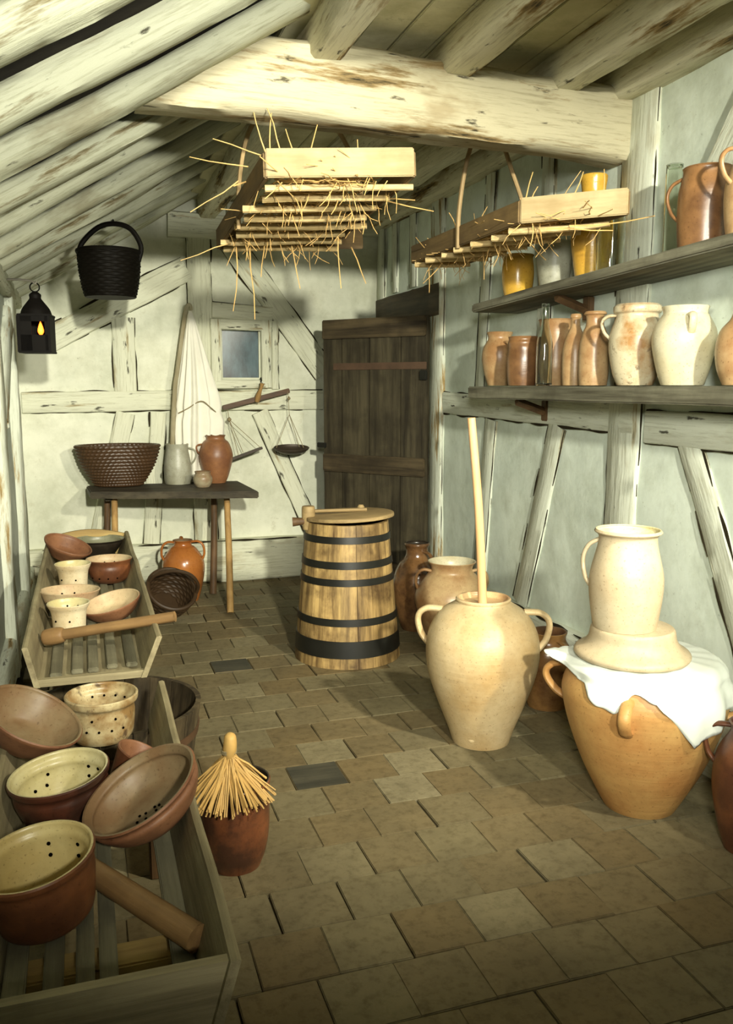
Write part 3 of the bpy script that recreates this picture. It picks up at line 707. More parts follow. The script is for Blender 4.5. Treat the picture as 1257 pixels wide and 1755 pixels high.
# ------------------------------------------------------------------ left: lantern and hanging basket
p = (-0.215, 5.05)
lan = thing('lantern', 'black tin lantern with glowing flame hung near the left wall', 'lantern', (*p, 1.575))
s_ = 0.078
bm = bmesh.new()
add_box(bm, (0, 0, 0.006), (2*s_+.012, 2*s_+.012, 0.012), 0.002)
add_box(bm, (0, 0, 0.198), (2*s_+.012, 2*s_+.012, 0.012), 0.002)
for sx in (-1, 1):
    for sy in (-1, 1): add_box(bm, (sx*s_*0.95, sy*s_*0.95, 0.10), (0.014, 0.014, 0.19), 0.002)
for sx in (-1, 1): add_box(bm, (sx*s_, 0, 0.10), (0.004, 2*s_, 0.19), 0.0)
add_box(bm, (0, s_, 0.10), (2*s_, 0.004, 0.19), 0)
add_box(bm, (0, -s_, 0.05), (2*s_, 0.004, 0.09), 0); add_box(bm, (0, -s_, 0.18), (2*s_, 0.004, 0.03), 0); add_box(bm, (-0.05, -s_, 0.10), (0.075, 0.004, 0.19), 0); add_box(bm, (0.066, -s_, 0.10), (0.024, 0.004, 0.19), 0)
obj('case', bm, M['tin'], lan, rot=(0, 0, math.radians(-8)))
obj('cap', lathe(prof((0.082, 0.20), (0.070, 0.235), (0.040, 0.275), (0.030, 0.29), (0.030, 0.31), (0.012, 0.325)), closed_top=True, seg=20), M['tin'], lan)
obj('ring', tube([(0.024*math.cos(a), 0, 0.348+0.024*math.sin(a)) for a in [2*PI*k/16 for k in range(17)]], 0.004, 6), M['tin'], lan)
obj('candle', lathe(prof((0.012, 0.01), (0.012, 0.09), (0.008, 0.094)), closed_top=True, seg=12), K['cream'], lan, loc=(0.02, 0, 0))
obj('flame', lathe(prof((0.006, 0.097), (0.016, 0.115), (0.012, 0.14), (0.002, 0.168)), closed_top=True, seg=12), M['flame'], lan, loc=(0.02, -0.02, 0))
hk = obj('lantern_hook', tube([(XL+0.02, 5.05, 1.955), (XL+0.09, 5.05, 1.96), (-0.235, 5.05, 1.955), (-0.212, 5.05, 1.942), (-0.205, 5.05, 1.955)], 0.006, 8, 1, 3), plain('steel_hook', (0.30, 0.28, 0.22), 0.5, 0.4, 0.6)); tag(hk, 'thin iron hook in left wall holding the tin lantern', 'hook')

def weave_bm(outer, th, seg, turns, amp, coil=False):
    """basket wall: rows of weave over stakes as relief on a turned form"""
    bm = bmesh.new(); o = spline([(r, z, 0) for r, z in outer], 8); L = [0]
    for i in range(1, len(o)): L.append(L[-1]+(o[i]-o[i-1]).length)
    rows = turns*4; vs = []
    def at(s):
        for i in range(1, len(o)):
            if L[i] >= s: return o[i-1].lerp(o[i], (s-L[i-1])/max(1e-6, L[i]-L[i-1]))
        return o[-1]
    def surf(sign, off):
        out = []
        for j in range(rows+1):
            q = at(L[-1]*j/rows); ph = (j//4) % 2; bump_ = abs(math.sin(PI*j/4))
            ring = []
            for k in range(seg):
                a = 2*PI*k/seg
                if coil: m = amp*(bump_*(0.65+0.35*math.cos(k*PI/2+ph*PI)))
                else: m = amp*(bump_*(0.5+0.5*math.cos(k*PI/2*0.5+ph*PI)))
                r = max(0.004, q.x-off+sign*m); ring.append(bm.verts.new((r*math.cos(a), r*math.sin(a), q.y)))
            out.append(ring)
        for j in range(rows):
            for k in range(seg): bm.faces.new((out[j][k], out[j][(k+1) % seg], out[j+1][(k+1) % seg], out[j+1][k]))
        return out
    A = surf(1, 0); B = surf(-1, th)
    for k in range(seg): bm.faces.new((A[-1][k], A[-1][(k+1) % seg], B[-1][(k+1) % seg], B[-1][k]))
    for X_, zz in ((A, outer[0][1]), (B, outer[0][1]+0.01)):
        c = bm.verts.new((0, 0, zz))
        for k in range(seg): bm.faces.new((X_[0][k], X_[0][(k+1) % seg], c))
    return bm
hb = thing('hanging_basket', 'blackened wicker basket with arched handle hung under the rafters', 'basket', (0.175, 5.1, 1.885), (0, 0, math.radians(-15)))
obj('body', weave_bm(prof((0.135, 0), (0.150, 0.06), (0.162, 0.14), (0.168, 0.24)), 0.012, 128, 16, 0.005), M['dark_basket'], hb)
obj('rim', tube([(0.165*math.cos(a), 0.165*math.sin(a), 0.243) for a in [2*PI*k/40 for k in range(41)]], 0.013, 8), M['dark_basket'], hb)
obj('handle', tube([(0.16, 0, 0.20), (0.175, 0, 0.28), (0.12, 0, 0.37), (0.03, 0, 0.395), (-0.06, 0, 0.37), (-0.15, 0, 0.28), (-0.16, 0, 0.2)], 0.014, 8, 1, 6), M['dark_basket'], hb)
bh = obj('basket_hook', tube([(0.205, 5.10, 2.275), (0.205, 5.10, 2.30), (0.205, 5.17, 2.315), (0.205, 5.21, 2.33)], 0.005, 6), M['iron']); tag(bh, 'small iron hook on rafter carrying the black hanging basket', 'hook')

# ------------------------------------------------------------------ rear table and what stands on it
tab = thing('side_table', 'rough dark plank table on splayed pole legs against rear wall', 'table', (0.55, 5.85, 0))
bm = box((0, 0, 0), (1.0, 1.0, 0.045), 0.006)
bmesh.ops.subdivide_edges(bm, edges=[e for e in bm.edges if abs((e.verts[0].co-e.verts[1].co).x) > 0.5], cuts=12)
for v in bm.verts:
    u, t = v.co.x+0.5, v.co.y+0.5
    v.co.x = (-0.55+u*(1.02+0.0*t)+(1-t)*0.02); v.co.y = (-0.11-0.30*u*(1-t)+0.31*t-(1-t)*0.05)+0.006*noise.noise(Vector((u*9, t*3, 2)))
    v.co.z += 0.717+0.003*noise.noise(Vector((u*6, t*4, 0)))
obj('table_top', bm, M['table'], tab)
for (a, b, m, r_) in (((0.27, -0.60, 0), (0.32, -0.24, 0.70), 'leg', 0.022), ((0.24, -0.06, 0), (0.28, 0.06, 0.70), 'leg_dark', 0.024), ((-0.42, -0.45, 0), (-0.38, -0.06, 0.70), 'leg', 0.022), ((-0.46, 0.02, 0), (-0.42, 0.09, 0.70), 'leg_dark', 0.024)):
    obj('leg', tube([a, Vector(a).lerp(Vector(b), .5)+Vector((.004, .003, 0)), b], (r_, r_*0.9), 10, 1, 3), M[m], tab)
obj('batten', box((0.30, 0.0, 0.683), (0.06, 0.42, 0.03), 0.004), M['table'], tab); obj('batten', box((-0.41, 0.06, 0.683), (0.06, 0.30, 0.03), 0.004), M['table'], tab)
TZ = 0.7405
cb = obj('coiled_basket', weave_bm(prof((0.15, 0), (0.185, 0.05), (0.238, 0.14), (0.272, 0.24), (0.280, 0.280)), 0.018, 200, 13, 0.011, True), M['wicker'], loc=(0.21, 6.0-0.03, TZ+0.002)); cb.scale = (0.97, 0.62, 0.98); tag(cb, 'wide coiled straw basket on the dark plank table', 'basket')
p = (0.60, 6.0)
pot('stoneware_jug', 'grey stoneware jug on the plank table in front of white muslin', 'jug', (*p, TZ), prof((0.085, 0), (0.090, 0.04), (0.093, 0.11), (0.084, 0.18), (0.074, 0.235), (0.078, 0.27)), [K['grey'], K['greyin']], handles=[(az_l(p)+180, 0.245, 0.13, 0.030, 0.009)])
p = (0.86, 5.98)
pot('storage_jar', 'rust-brown two-handled jar at the right end of plank table', 'jar', (*p, TZ), prof((0.062, 0), (0.085, 0.05), (0.112, 0.15), (0.113, 0.21), (0.090, 0.275), (0.066, 0.298), (0.063, 0.315), (0.070, 0.325)), [K['rust'], K['pot_throat']], handles=[(az_l(p), 0.265, 0.20, 0.018, 0.009)])
p = (0.735, 5.74)
pot('small_pot', 'tiny grey-brown pot at the front edge of plank table', 'pot', (*p, TZ), prof((0.042, 0), (0.058, 0.025), (0.062, 0.06), (0.050, 0.088), (0.054, 0.102)), [ceramic('grey_brown_glaze', (0.36, 0.31, 0.20), (0.24, 0.14, 0.07), 9, 0.35, 0.5, off=31), K['pot_throat']])

# muslin hung on a leaning stick
st = obj('leaning_stick', tube([(0.555, 6.05, TZ), (0.600, 6.05, 1.35), (0.622, 6.05, 1.50), (0.672, 6.05, 1.80), (0.700, 6.05, 1.93), (0.722, 6.05, 1.94), (0.728, 6.06, 1.91)], (0.017, 0.012), 8, 1, 4), wood('grey_stick', (0.46, 0.42, 0.28), (0.24, 0.2, 0.11), 0.7, 20, 3, axis=2)); tag(st, 'thin grey leaning stick along the left edge of hanging white muslin', 'stick')
bm = bmesh.new(); NA, NZ = 72, 44; g = []
for j in range(NZ+1):
    v = j/NZ; z = 1.92-(1.92-TZ-0.004)*v
    cx = 0.722+0.028*min(1, v*2)-0.02*v; w_ = 0.008+0.165*(min(1, v/0.62))**0.85-(0.02*max(0, v-0.62)/0.38)
    ring = []
    for k in range(NA):
        a = 2*PI*k/NA
        fold = 1+0.22*min(1, v*2)*math.sin(a*11+1.5*v)+0.12*min(1, v*2)*math.sin(a*5-1.5)
        tie = 1-0.10*math.exp(-((v-0.60)/0.03)**2)
        ring.append(bm.verts.new((cx+w_*math.cos(a)*fold*tie*(0.74 if math.cos(a) < 0 else 1), 6.080+min(0.062, w_*0.6)*math.sin(a)*(0.35+0.65*fold*fold), z)))
    g.append(ring)
for j in range(NZ):
    for k in range(NA): bm.faces.new((g[j][k], g[j][(k+1) % NA], g[j+1][(k+1) % NA], g[j+1][k]))
bm.faces.new(g[0]); bm.faces.new(g[-1][::-1])
mu = thing('muslin_cloth', 'tall white muslin straining cloth draped from stick by rear post', 'cloth', (0, 0, 0))
obj('cloth', bm, M['cloth'], mu, angle=180)
obj('tie_string', tube([(0.62, 6.02, 1.22), (0.68, 6.005, 1.25), (0.77, 6.002, 1.30), (0.83, 6.01, 1.26), (0.89, 6.05, 1.21)], 0.004, 6, 1, 4), M['string'], mu)

# balance scales on the rear wall
sc = thing('balance_scales', 'old wooden balance scales with hanging pans on the rear wall', 'scales', (1.17, 6.09, 1.31))
L0 = Vector((0.93, 6.10, 1.255)); L1 = Vector((1.41, 6.08, 1.375)); B0 = Vector((1.17, 6.09, 1.31))
d = L1-L0; an = math.atan2(d.z, d.x)
obj('beam', box((0, 0, 0), (d.length, 0.022, 0.034), 0.004, Matrix.Rotation(-an, 4, 'Y')), wood('scale_beam', (0.13, 0.065, 0.03), (0.05, 0.028, 0.014), 0.5, 22, 3), sc)
obj('handle', tube([(0.0, -0.018, -0.02), (0.012, -0.022, 0.03), (0.03, -0.02, 0.075), (0.04, -0.02, 0.11)], lambda u: 0.019+0.005*math.sin(u*7), 10, 0.8, 3), M['leg'], sc)
pc = Vector((1.405, 6.03, 0.955))
pan = obj('pan', lathe(prof((0.02, -0.035), (0.07, -0.028), (0.115, -0.006), (0.130, 0.012)), 0.004, 40), plain('dark_pan', (0.055, 0.04, 0.026), 0.5, 0.4, 0.3), sc, loc=pc-B0, rot=(math.radians(14), 0, 0)); pan.scale = (1, 0.62, 1)
for (x, y) in ((-0.11, 0.0), (0.07, 0.05), (0.08, -0.04)): obj('string', tube([L1-B0+Vector((-0.015, 0, -0.01)), Vector((1.40, 6.06, 1.20))-B0, pc-B0+Vector((x, y, 0.012))], 0.0022, 5), M['string'], sc)
obj('knot', lathe(prof((0.002, -0.014), (0.012, 0), (0.002, 0.014)), closed_top=True, seg=10, sub=4), M['string'], sc, loc=Vector((1.398, 6.06, 1.315))-B0)
q0 = Vector((1.07, 6.05, 0.925))
obj('square_pan', box((0, 0, 0), (0.25, 0.16, 0.020), 0.003, Matrix.Rotation(math.radians(-19), 4, 'Y') @ Matrix.Rotation(math.radians(-7), 4, 'X')), plain('dark_board', (0.05, 0.036, 0.022), 0.6, 0.3), sc, loc=q0-B0)
for (x, y, z) in ((0.11, -0.04, 0.045), (0.0, 0.05, 0.01), (-0.05, -0.06, -0.012)): obj('string', tube([L0-B0+Vector((0.035, 0, -0.01)), Vector((0.97, 6.06, 1.17))-B0, q0-B0+Vector((x, y, z))], 0.0022, 5), M['string'], sc)
obj('knot', lathe(prof((0.002, -0.018), (0.016, 0), (0.002, 0.018)), closed_top=True, seg=10, sub=4), M['string'], sc, loc=Vector((0.97, 6.06, 1.17))-B0)
pg = obj('wall_peg', tube([(1.21, YB-0.0, 1.41), (1.21, 6.08, 1.42)], 0.007, 8), M['iron']); tag(pg, 'small peg in rear wall below window holding the scales', 'peg')

# ------------------------------------------------------------------ things on the floor, rear left
p = (0.585, 5.68)
pot('handled_jar', 'glossy orange glazed jar with loop handles under the plank table', 'jar', (*p, 0.002), prof((0.095, 0), (0.118, 0.08), (0.138, 0.20), (0.128, 0.28), (0.085, 0.345), (0.060, 0.365), (0.056, 0.385), (0.066, 0.398)), [K['orange'], K['pot_throat']], handles=[(az_l(p)+170, 0.388, 0.275, 0.032, 0.012), (az_l(p)+10, 0.388, 0.275, 0.032, 0.012), (az_c(p)+185, 0.392, 0.29, 0.040, 0.012)])
fb = thing('wicker_basket', 'dark wicker basket on floor between upper crate and orange jar', 'basket', (0.42, 5.28, 0.075), (math.radians(42), math.radians(18), 0))
obj('body', weave_bm(prof((0.10, 0), (0.125, 0.05), (0.142, 0.12), (0.145, 0.17)), 0.012, 96, 10, 0.007), M['wicker_dark'], fb)
obj('rim', tube([(0.145*math.cos(a), 0.145*math.sin(a), 0.175) for a in [2*PI*k/40 for k in range(41)]], 0.013, 8), M['wicker_dark'], fb)
obj('handle', tube([(0.145, 0, 0.14), (0.14, 0.02, 0.24), (0.07, 0.03, 0.31), (-0.03, 0.03, 0.31), (-0.12, 0.02, 0.24), (-0.145, 0, 0.14)], 0.011, 8, 1, 6), M['wicker_dark'], fb)

# ------------------------------------------------------------------ plunger churn made of staves
def staved(root, r0, r1, H, n, th, mat, name='staves', bow=0.0, floor_z=0.02, jag=0.0):
    bm = bmesh.new()
    for i in range(n):
        a0 = 2*PI*i/n+R(-.03, .03)*6/n; a1 = 2*PI*(i+1)/n-0.010
        prev = None; top = H+R(-jag, jag)
        for j in range(9):
            u = j/8; z = top*u; r = r0+(r1-r0)*u+bow*math.sin(PI*u); row = []
            for q in (0, .33, .67, 1):
                a = a0+(a1-a0)*q; row.append((r*math.cos(a)*(1-0.003*abs(q-.5)), r*math.sin(a), z))
            inn = [((x/r)*(r-th), (y/r)*(r-th), z) for x, y, z in row[::-1]]
            ring = [bm.verts.new(v) for v in row+inn]
            if prev:
                m = len(ring)
                for k in range(m): bm.faces.new((prev[k], prev[(k+1) % m], ring[(k+1) % m], ring[k]))
            else: bm.faces.new(ring[::-1])
            prev = ring
        bm.faces.new(prev)
    obj(name, bm, mat, root, angle=30)
    obj('bottom', lathe(prof((r0-th*0.9, floor_z), (r0-th*0.9, floor_z+0.015)), closed_top=True, sub=1), mat, root)
def hoop_bm(r, z, h, t=0.004, slope=0.0, seg=64):
    bm = bmesh.new(); P = [(r-t, z), (r, z), (r+slope, z+h), (r+slope-t, z+h)]; rs = [[bm.verts.new((a*math.cos(2*PI*k/seg), a*math.sin(2*PI*k/seg), b)) for k in range(seg)] for a, b in P]
    for i in range(4):
        for k in range(seg): bm.faces.new((rs[i][k], rs[i][(k+1) % seg], rs[(i+1) % 4][(k+1) % seg], rs[(i+1) % 4][k]))
    return bm
CH = (1.275, 4.23); ch = thing('butter_churn', 'tapered wooden churn with black iron hoops and wooden lid', 'churn', (*CH, 0.002))
CR0, CR1, CHH = 0.278, 0.214, 0.715
staved(ch, CR0, CR1, CHH, 19, 0.022, M['stave'])
for z, h in ((0.625, 0.034), (0.500, 0.036), (0.415, 0.034), (0.215, 0.036), (0.055, 0.085)):
    rr = CR0+(CR1-CR0)*z/CHH; obj('hoop', hoop_bm(rr+0.0045, z, h, 0.005, (CR1-CR0)*h/CHH), M['iron'], ch, angle=30)
lid = obj('lid', lathe(prof((0.222, 0), (0.234, 0.003), (0.234, 0.018), (0.226, 0.022)), closed_top=True, sub=2, wob=0.01), M['lid'], ch, loc=(0.012, 0, CHH+0.012), rot=(math.radians(-1.5), math.radians(-2.0), 0))
la = math.radians(az_l(CH)); dl_ = Vector((math.cos(la), math.sin(la), 0))
obj('lid_batten', tube([dl_*0.18+Vector((0, 0, CHH+0.045)), -dl_*0.12+Vector((0.0, 0.06, CHH+0.045))], 0.012, 8, 0.8), M['lid'], ch)
sd_ = Vector((math.cos(la+1.2), math.sin(la+1.2), 0))
obj('lug', lathe(prof((0.030, -0.05), (0.034, 0.0), (0.034, 0.06), (0.028, 0.07)), closed_top=True, seg=16, sub=2), M['lid'], ch, loc=dl_*0.175+sd_*0.06+Vector((0, 0, CHH+0.01)))
obj('peg', tube([dl_*0.16+sd_*0.07+Vector((0, 0, CHH+0.005)), dl_*0.25+sd_*0.075+Vector((0, 0, CHH+0.0))], lambda u: 0.014+0.010*u, 10), M['leg_dark'], ch)
obj('knob', lathe(prof((0.014, 0), (0.020, 0.014), (0.012, 0.03)), closed_top=True, seg=14, sub=3), M['lid'], ch, loc=-dl_*0.10+Vector((0, 0.09, CHH+0.036)))

# ------------------------------------------------------------------ big jars on the floor, right
p = (1.80, 4.57)
pot('floor_jar', 'dark mottled brown jug standing on the floor just right of the churn', 'jug', (*p, 0.002), prof((0.09, 0), (0.115, 0.08), (0.142, 0.22), (0.140, 0.30), (0.105, 0.385), (0.070, 0.425), (0.064, 0.47), (0.074, 0.495), (0.072, 0.505)), [K['darkjar'], K['darkglaze']], handles=[(az_c(p)+40, 0.46, 0.33, 0.03, 0.013)])
p = (1.83, 4.14)
pot('floor_jar', 'buff jar with wide white-lined mouth behind the plunger pot', 'jar', (*p, 0.002), prof((0.11, 0), (0.15, 0.10), (0.192, 0.25), (0.188, 0.32), (0.135, 0.40), (0.110, 0.425), (0.112, 0.455), (0.128, 0.478)), [K['tan'], K['white']], handles=[(az_l(p)+5, 0.425, 0.33, 0.03, 0.013), (az_l(p)+185, 0.425, 0.33, 0.03, 0.013)])
p = (1.455, 2.985)
def plunger_parts(root):
    obj('lid', lathe(prof((0.070, 0.548), (0.088, 0.550), (0.097, 0.560), (0.106, 0.571), (0.108, 0.578)), 0.016, 48, base=0.014), [K['bigpot'], K['tan']], root)
    obj('bung', lathe(prof((0.012, 0), (0.014, 0.010), (0.006, 0.013)), closed_top=True, seg=14, sub=3), K['bigpot'], root, loc=(math.cos(math.radians(az_c(p)-16))*0.114, math.sin(math.radians(az_c(p)-16))*0.114, 0.045), rot=(math.radians(70), 0, math.radians(az_c(p)-16+90)))
pot('plunger_jar', 'large round buff jar with two handles and lid, in the centre right', 'jar', (*p, 0.002), prof((0.113, 0), (0.132, 0.06), (0.175, 0.17), (0.212, 0.28), (0.224, 0.37), (0.212, 0.450), (0.172, 0.520), (0.120, 0.557), (0.108, 0.566)), [K['bigpot'], K['pot_throat']], th=0.011,
    handles=[(az_l(p)-8, 0.525, 0.385, 0.045, 0.019), (az_l(p)+186, 0.525, 0.375, 0.045, 0.019)], extra=plunger_parts)
pl_ = obj('plunger_pole', tube([(0, 0, 0.0), (-0.025, 0.0, 0.38), (-0.062, 0.0, 0.720)], (0.0175, 0.0150), 12, 1, 3), M['pole'], loc=(1.443, 2.965, 0.563)); tag(pl_, 'long pale wooden plunger pole upright in the lidded buff jar', 'pole')
p = (1.90, 3.24)
pot('floor_jar', 'small glossy brown jug hidden behind cloth-topped crock and plunger jar', 'jug', (*p, 0.002), prof((0.085, 0), (0.10, 0.06), (0.108, 0.16), (0.10, 0.25), (0.075, 0.30), (0.080, 0.335)), [ceramic('brown_ochre_glaze', (0.36, 0.19, 0.06), (0.12, 0.05, 0.02), 5, 0.25, 0.6, off=33), K['brown']], handles=[(az_c(p)+35, 0.31, 0.16, 0.05, 0.012)])
# crock with cloth, lid and jug
CK = (1.735, 2.335); ckp = prof((0.118, 0), (0.140, 0.04), (0.195, 0.15), (0.243, 0.28), (0.266, 0.38), (0.262, 0.43), (0.236, 0.478), (0.216, 0.492), (0.222, 0.505))
pot('crock', 'big ochre three-handled crock covered by white cloth at front right', 'crock', (*CK, 0.002), ckp, [K['ochre'], K['pot_throat']], th=0.012, handles=[(az_l(CK)-6, 0.465, 0.335, 0.050, 0.018), (az_c(CK)-10, 0.440, 0.335, 0.028, 0.020), (az_l(CK)+188, 0.425, 0.32, 0.045, 0.018)])
def cloth_drop():
    c0 = az_c(CK)
    ctl = [(-180, 0.06), (-125, 0.05), (-92, 0.075), (-70, 0.045), (-45, 0.06), (-28, 0.115), (-18, 0.125), (-6, 0.055), (8, 0.075), (22, 0.15), (36, 0.235), (50, 0.19), (72, 0.13), (100, 0.10), (140, 0.05), (180, 0.06)]
    bm = bmesh.new(); N = 180; rows = []
    for k in range(N):
        f = -180+360*k/N
        for i in range(len(ctl)-1):
            if ctl[i][0] <= f <= ctl[i+1][0]:
                u = (f-ctl[i][0])/(ctl[i+1][0]-ctl[i][0]); u2 = u*u*(3-2*u); Lh = (ctl[i][1]*(1-u)+ctl[i+1][1]*u) if abs(ctl[i][1]-ctl[i+1][1]) > 0.07 else (ctl[i][1]*(1-u2)+ctl[i+1][1]*u2)
        a = math.radians(c0+f); col = []
        left = math.exp(-((f+92)/16)**2)
        for j in range(22):
            if j < 8:
                r = 0.03+(0.224-0.03)*j/7; z = 0.5165
            else:
                s = (j-7)/14*Lh; z = 0.5165-s*0.93
                rr = rad_at(ckp, max(0.05, min(0.505, z))) if z < 0.475 else 0.243
                r = max(0.243, rr)+0.013+0.012*(s/0.12)*math.sin(f*0.21)*math.sin(f*0.055+1); r += left*s*0.9
                z += left*s*0.72
                if s < 0.03: r = 0.224+(r-0.224)*min(1, s/0.03)**0.6
            z += 0.002*math.sin(f*0.3+j)
            col.append(bm.verts.new((r*math.cos(a), r*math.sin(a), z)))
        rows.append(col)
    for k in range(N):
        for j in range(21): bm.faces.new((rows[k][j], rows[(k+1) % N][j], rows[(k+1) % N][j+1], rows[k][j+1]))
    bm.faces.new([rows[k][0] for k in range(N)])
    bmesh.ops.recalc_face_normals(bm, faces=bm.faces[:])
    bmesh.ops.solidify(bm, geom=bm.faces[:], thickness=0.003)
    o = obj('cover_cloth', bm, M['cloth2'], loc=(*CK, 0.004), angle=180); tag(o, 'white cloth draped in points over the big ochre crock', 'cloth')
cloth_drop()
LZ = 0.5265
lidp = lathe(prof((0.180, 0), (0.186, 0.010), (0.180, 0.022), (0.155, 0.038), (0.140, 0.060), (0.134, 0.090), (0.128, 0.098)), closed_top=True, wob=0.01)
o = obj('upturned_dish', lidp, K['pink'], loc=(CK[0]-0.055, CK[1]+0.0, LZ)); tag(o, 'flared upturned stoneware dish on white cloth beneath the pale cream jug', 'dish')
p = (CK[0]-0.085, CK[1]+0.005)
pot('stoneware_jug', 'pale cream jug with left handle on top of the cloth-covered crock', 'jug', (*p, LZ+0.099), prof((0.100, 0), (0.106, 0.03), (0.116, 0.11), (0.116, 0.17), (0.102, 0.235), (0.093, 0.275), (0.093, 0.300), (0.106, 0.312), (0.104, 0.318)), [K['pink'], K['cream_in']], handles=[(az_l(p), 0.285, 0.130, 0.022, 0.011)])
p = (1.865, 1.985)
pot('floor_jar', 'red-brown jar with looped handle cut by the right edge', 'jar', (*p, 0.002), prof((0.06, 0), (0.085, 0.08), (0.105, 0.2), (0.095, 0.3), (0.06, 0.37), (0.066, 0.40)), [K['red'], K['darkred']], handles=[(az_l(p)-5, 0.385, 0.26, 0.035, 0.012)])

# ------------------------------------------------------------------ bench, crates, tub on the left
def crate(name, label, zb, zt, y0, y1, xb, xt, slats, ends, panel):
    root = thing(name, label, 'crate', (0, (y0+y1)/2, zb)); h = zt-zb; L = y1-y0
    for sx, xb_, xt_ in ((-1, xb[0], xt[0]), (1, xb[1], xt[1])):
        bm = bmesh.new(); t = 0.018*(-sx)
        ys = [-L/2+L*i/20 for i in range(21)]; rows = []
        for y in ys:
            w_ = 0.004*noise.noise(Vector((y*3, sx, zb*9)))
            rows.append([bm.verts.new((a+w_, y, b+w_)) for a, b in ((xb_, 0), (xt_, h-0.004), (xt_+t*0.4, h), (xt_+t, h-0.002), (xb_+t, 0))])
        for i in range(20):
            for k in range(5): bm.faces.new((rows[i][k], rows[i][(k+1) % 5], rows[i+1][(k+1) % 5], rows[i+1][k]))
        bm.faces.new(rows[0]); bm.faces.new(rows[-1][::-1])
        obj('side_board', bm, M['crate'], root, angle=30)
    for (y, hh, mat, arch) in ends:
        bm = bmesh.new(); n = 12; rows = []
        for i in range(n+1):
            u = i/n; k = hh/h; za = hh+arch*math.sin(PI*u)
            for_ = []
            for yy in (y-0.010, y+0.010):
                for_ += [(xb[0]+(xb[1]-xb[0])*u, yy, 0.0), ((xb[0]+(xt[0]-xb[0])*k)+((xb[1]+(xt[1]-xb[1])*k)-(xb[0]+(xt[0]-xb[0])*k))*u, yy, za)]
            rows.append([bm.verts.new(for_[q]) for q in (0, 1, 3, 2)])
        for i in range(n):
            for k in range(4): bm.faces.new((rows[i][k], rows[i][(k+1) % 4], rows[i+1][(k+1) % 4], rows[i+1][k]))
        bm.faces.new(rows[0]); bm.faces.new(rows[-1][::-1])
        obj('end_board', bm, M[mat], root, angle=30)
    if panel: obj('base_board', box(((xb[0]+xb[1])/2, (panel[0]+panel[1])/2-(y0+y1)/2, 0.006), (xb[1]-xb[0]-0.01, panel[1]-panel[0], 0.012), 0.002), M['crate'], root)
    for (x, w_, ya, yb) in slats:
        obj('slat', box((x, (ya+yb)/2-(y0+y1)/2, 0.012+(0.010 if panel else 0)), (w_, yb-ya, 0.016), 0.003), M['crate_grey'], root)
    return root
up = crate('cheese_crate', 'farther slatted wooden crate of strainers by the left wall', 0.46, 0.595, 2.80, 4.98, (-0.185, 0.160), (-0.215, 0.213),
      [(-0.120, 0.036, 2.84, 4.94), (-0.055, 0.036, 2.86, 4.94), (-0.005, 0.034, 2.86, 4.94), (0.055, 0.034, 2.88, 4.94), (0.118, 0.036, 2.88, 4.94)], [(-1.075, 0.024, 'crate_end', 0), (1.08, 0.12, 'yellow_wood', 0.035)], (2.82, 4.96))
low = crate('cheese_crate', 'nearer slatted wooden crate of strainers at lower left corner', 0.31, 0.450, 1.325, 2.78, (-0.205, 0.172), (-0.250, 0.212),
      [(-0.165, 0.040, 1.34, 2.50), (-0.098, 0.036, 1.34, 2.50), (-0.042, 0.034, 1.34, 2.50), (0.000, 0.034, 1.34, 2.50), (0.135, 0.042, 1.34, 2.52)], [(-0.705, 0.132, 'crate_end', 0)], None)
# trestles
tr = thing('trestle', 'low trestle of pale boards under the nearer crate', 'trestle', (0, 1.5, 0))
obj('crossbar', box((-0.015, 0.11, 0.277), (0.36, 0.075, 0.062), 0.004), M['yellow_wood'], tr)
for sx in (-0.165, 0.15):
    obj('leg', box((sx, 0.11, 0.123), (0.05, 0.06, 0.246), 0.004), M['leg_dark'], tr)
tr = thing('trestle', 'second low trestle further back beneath the nearer crate', 'trestle', (0, 2.40, 0))
obj('crossbar', box((-0.01, 0, 0.277), (0.36, 0.07, 0.062), 0.004), M['leg_dark'], tr)
for sx in (-0.165, 0.15): obj('leg', box((sx, 0, 0.123), (0.05, 0.06, 0.246), 0.004), M['leg_dark'], tr)
bn = thing('low_bench', 'low dark bench under the farther crate by left wall', 'bench', (-0.02, 4.15, 0))
obj('bench_top', box((0, 0, 0.438), (0.30, 1.65, 0.04), 0.005), M['table'], bn)
for y in (-0.72, 0.72):
    for x in (-0.11, 0.11): obj('leg', tube([(x*1.15, y*1.03, 0), (x, y, 0.42)], 0.022, 8), M['leg_dark'], bn)
tub = thing('wooden_tub', 'dark staved wooden tub on the floor beneath the crates', 'tub', (0.055, 3.02, 0.002))
staved(tub, 0.255, 0.302, 0.300, 18, 0.018, M['tub'])
for z, h in ((0.05, 0.03), (0.19, 0.03)): obj('hoop', hoop_bm(0.2555+0.0445*z/0.30+0.006, z, h, 0.005, 0.005), plain('brown_hoop', (0.10, 0.055, 0.028), 0.6, 0.3), tub)

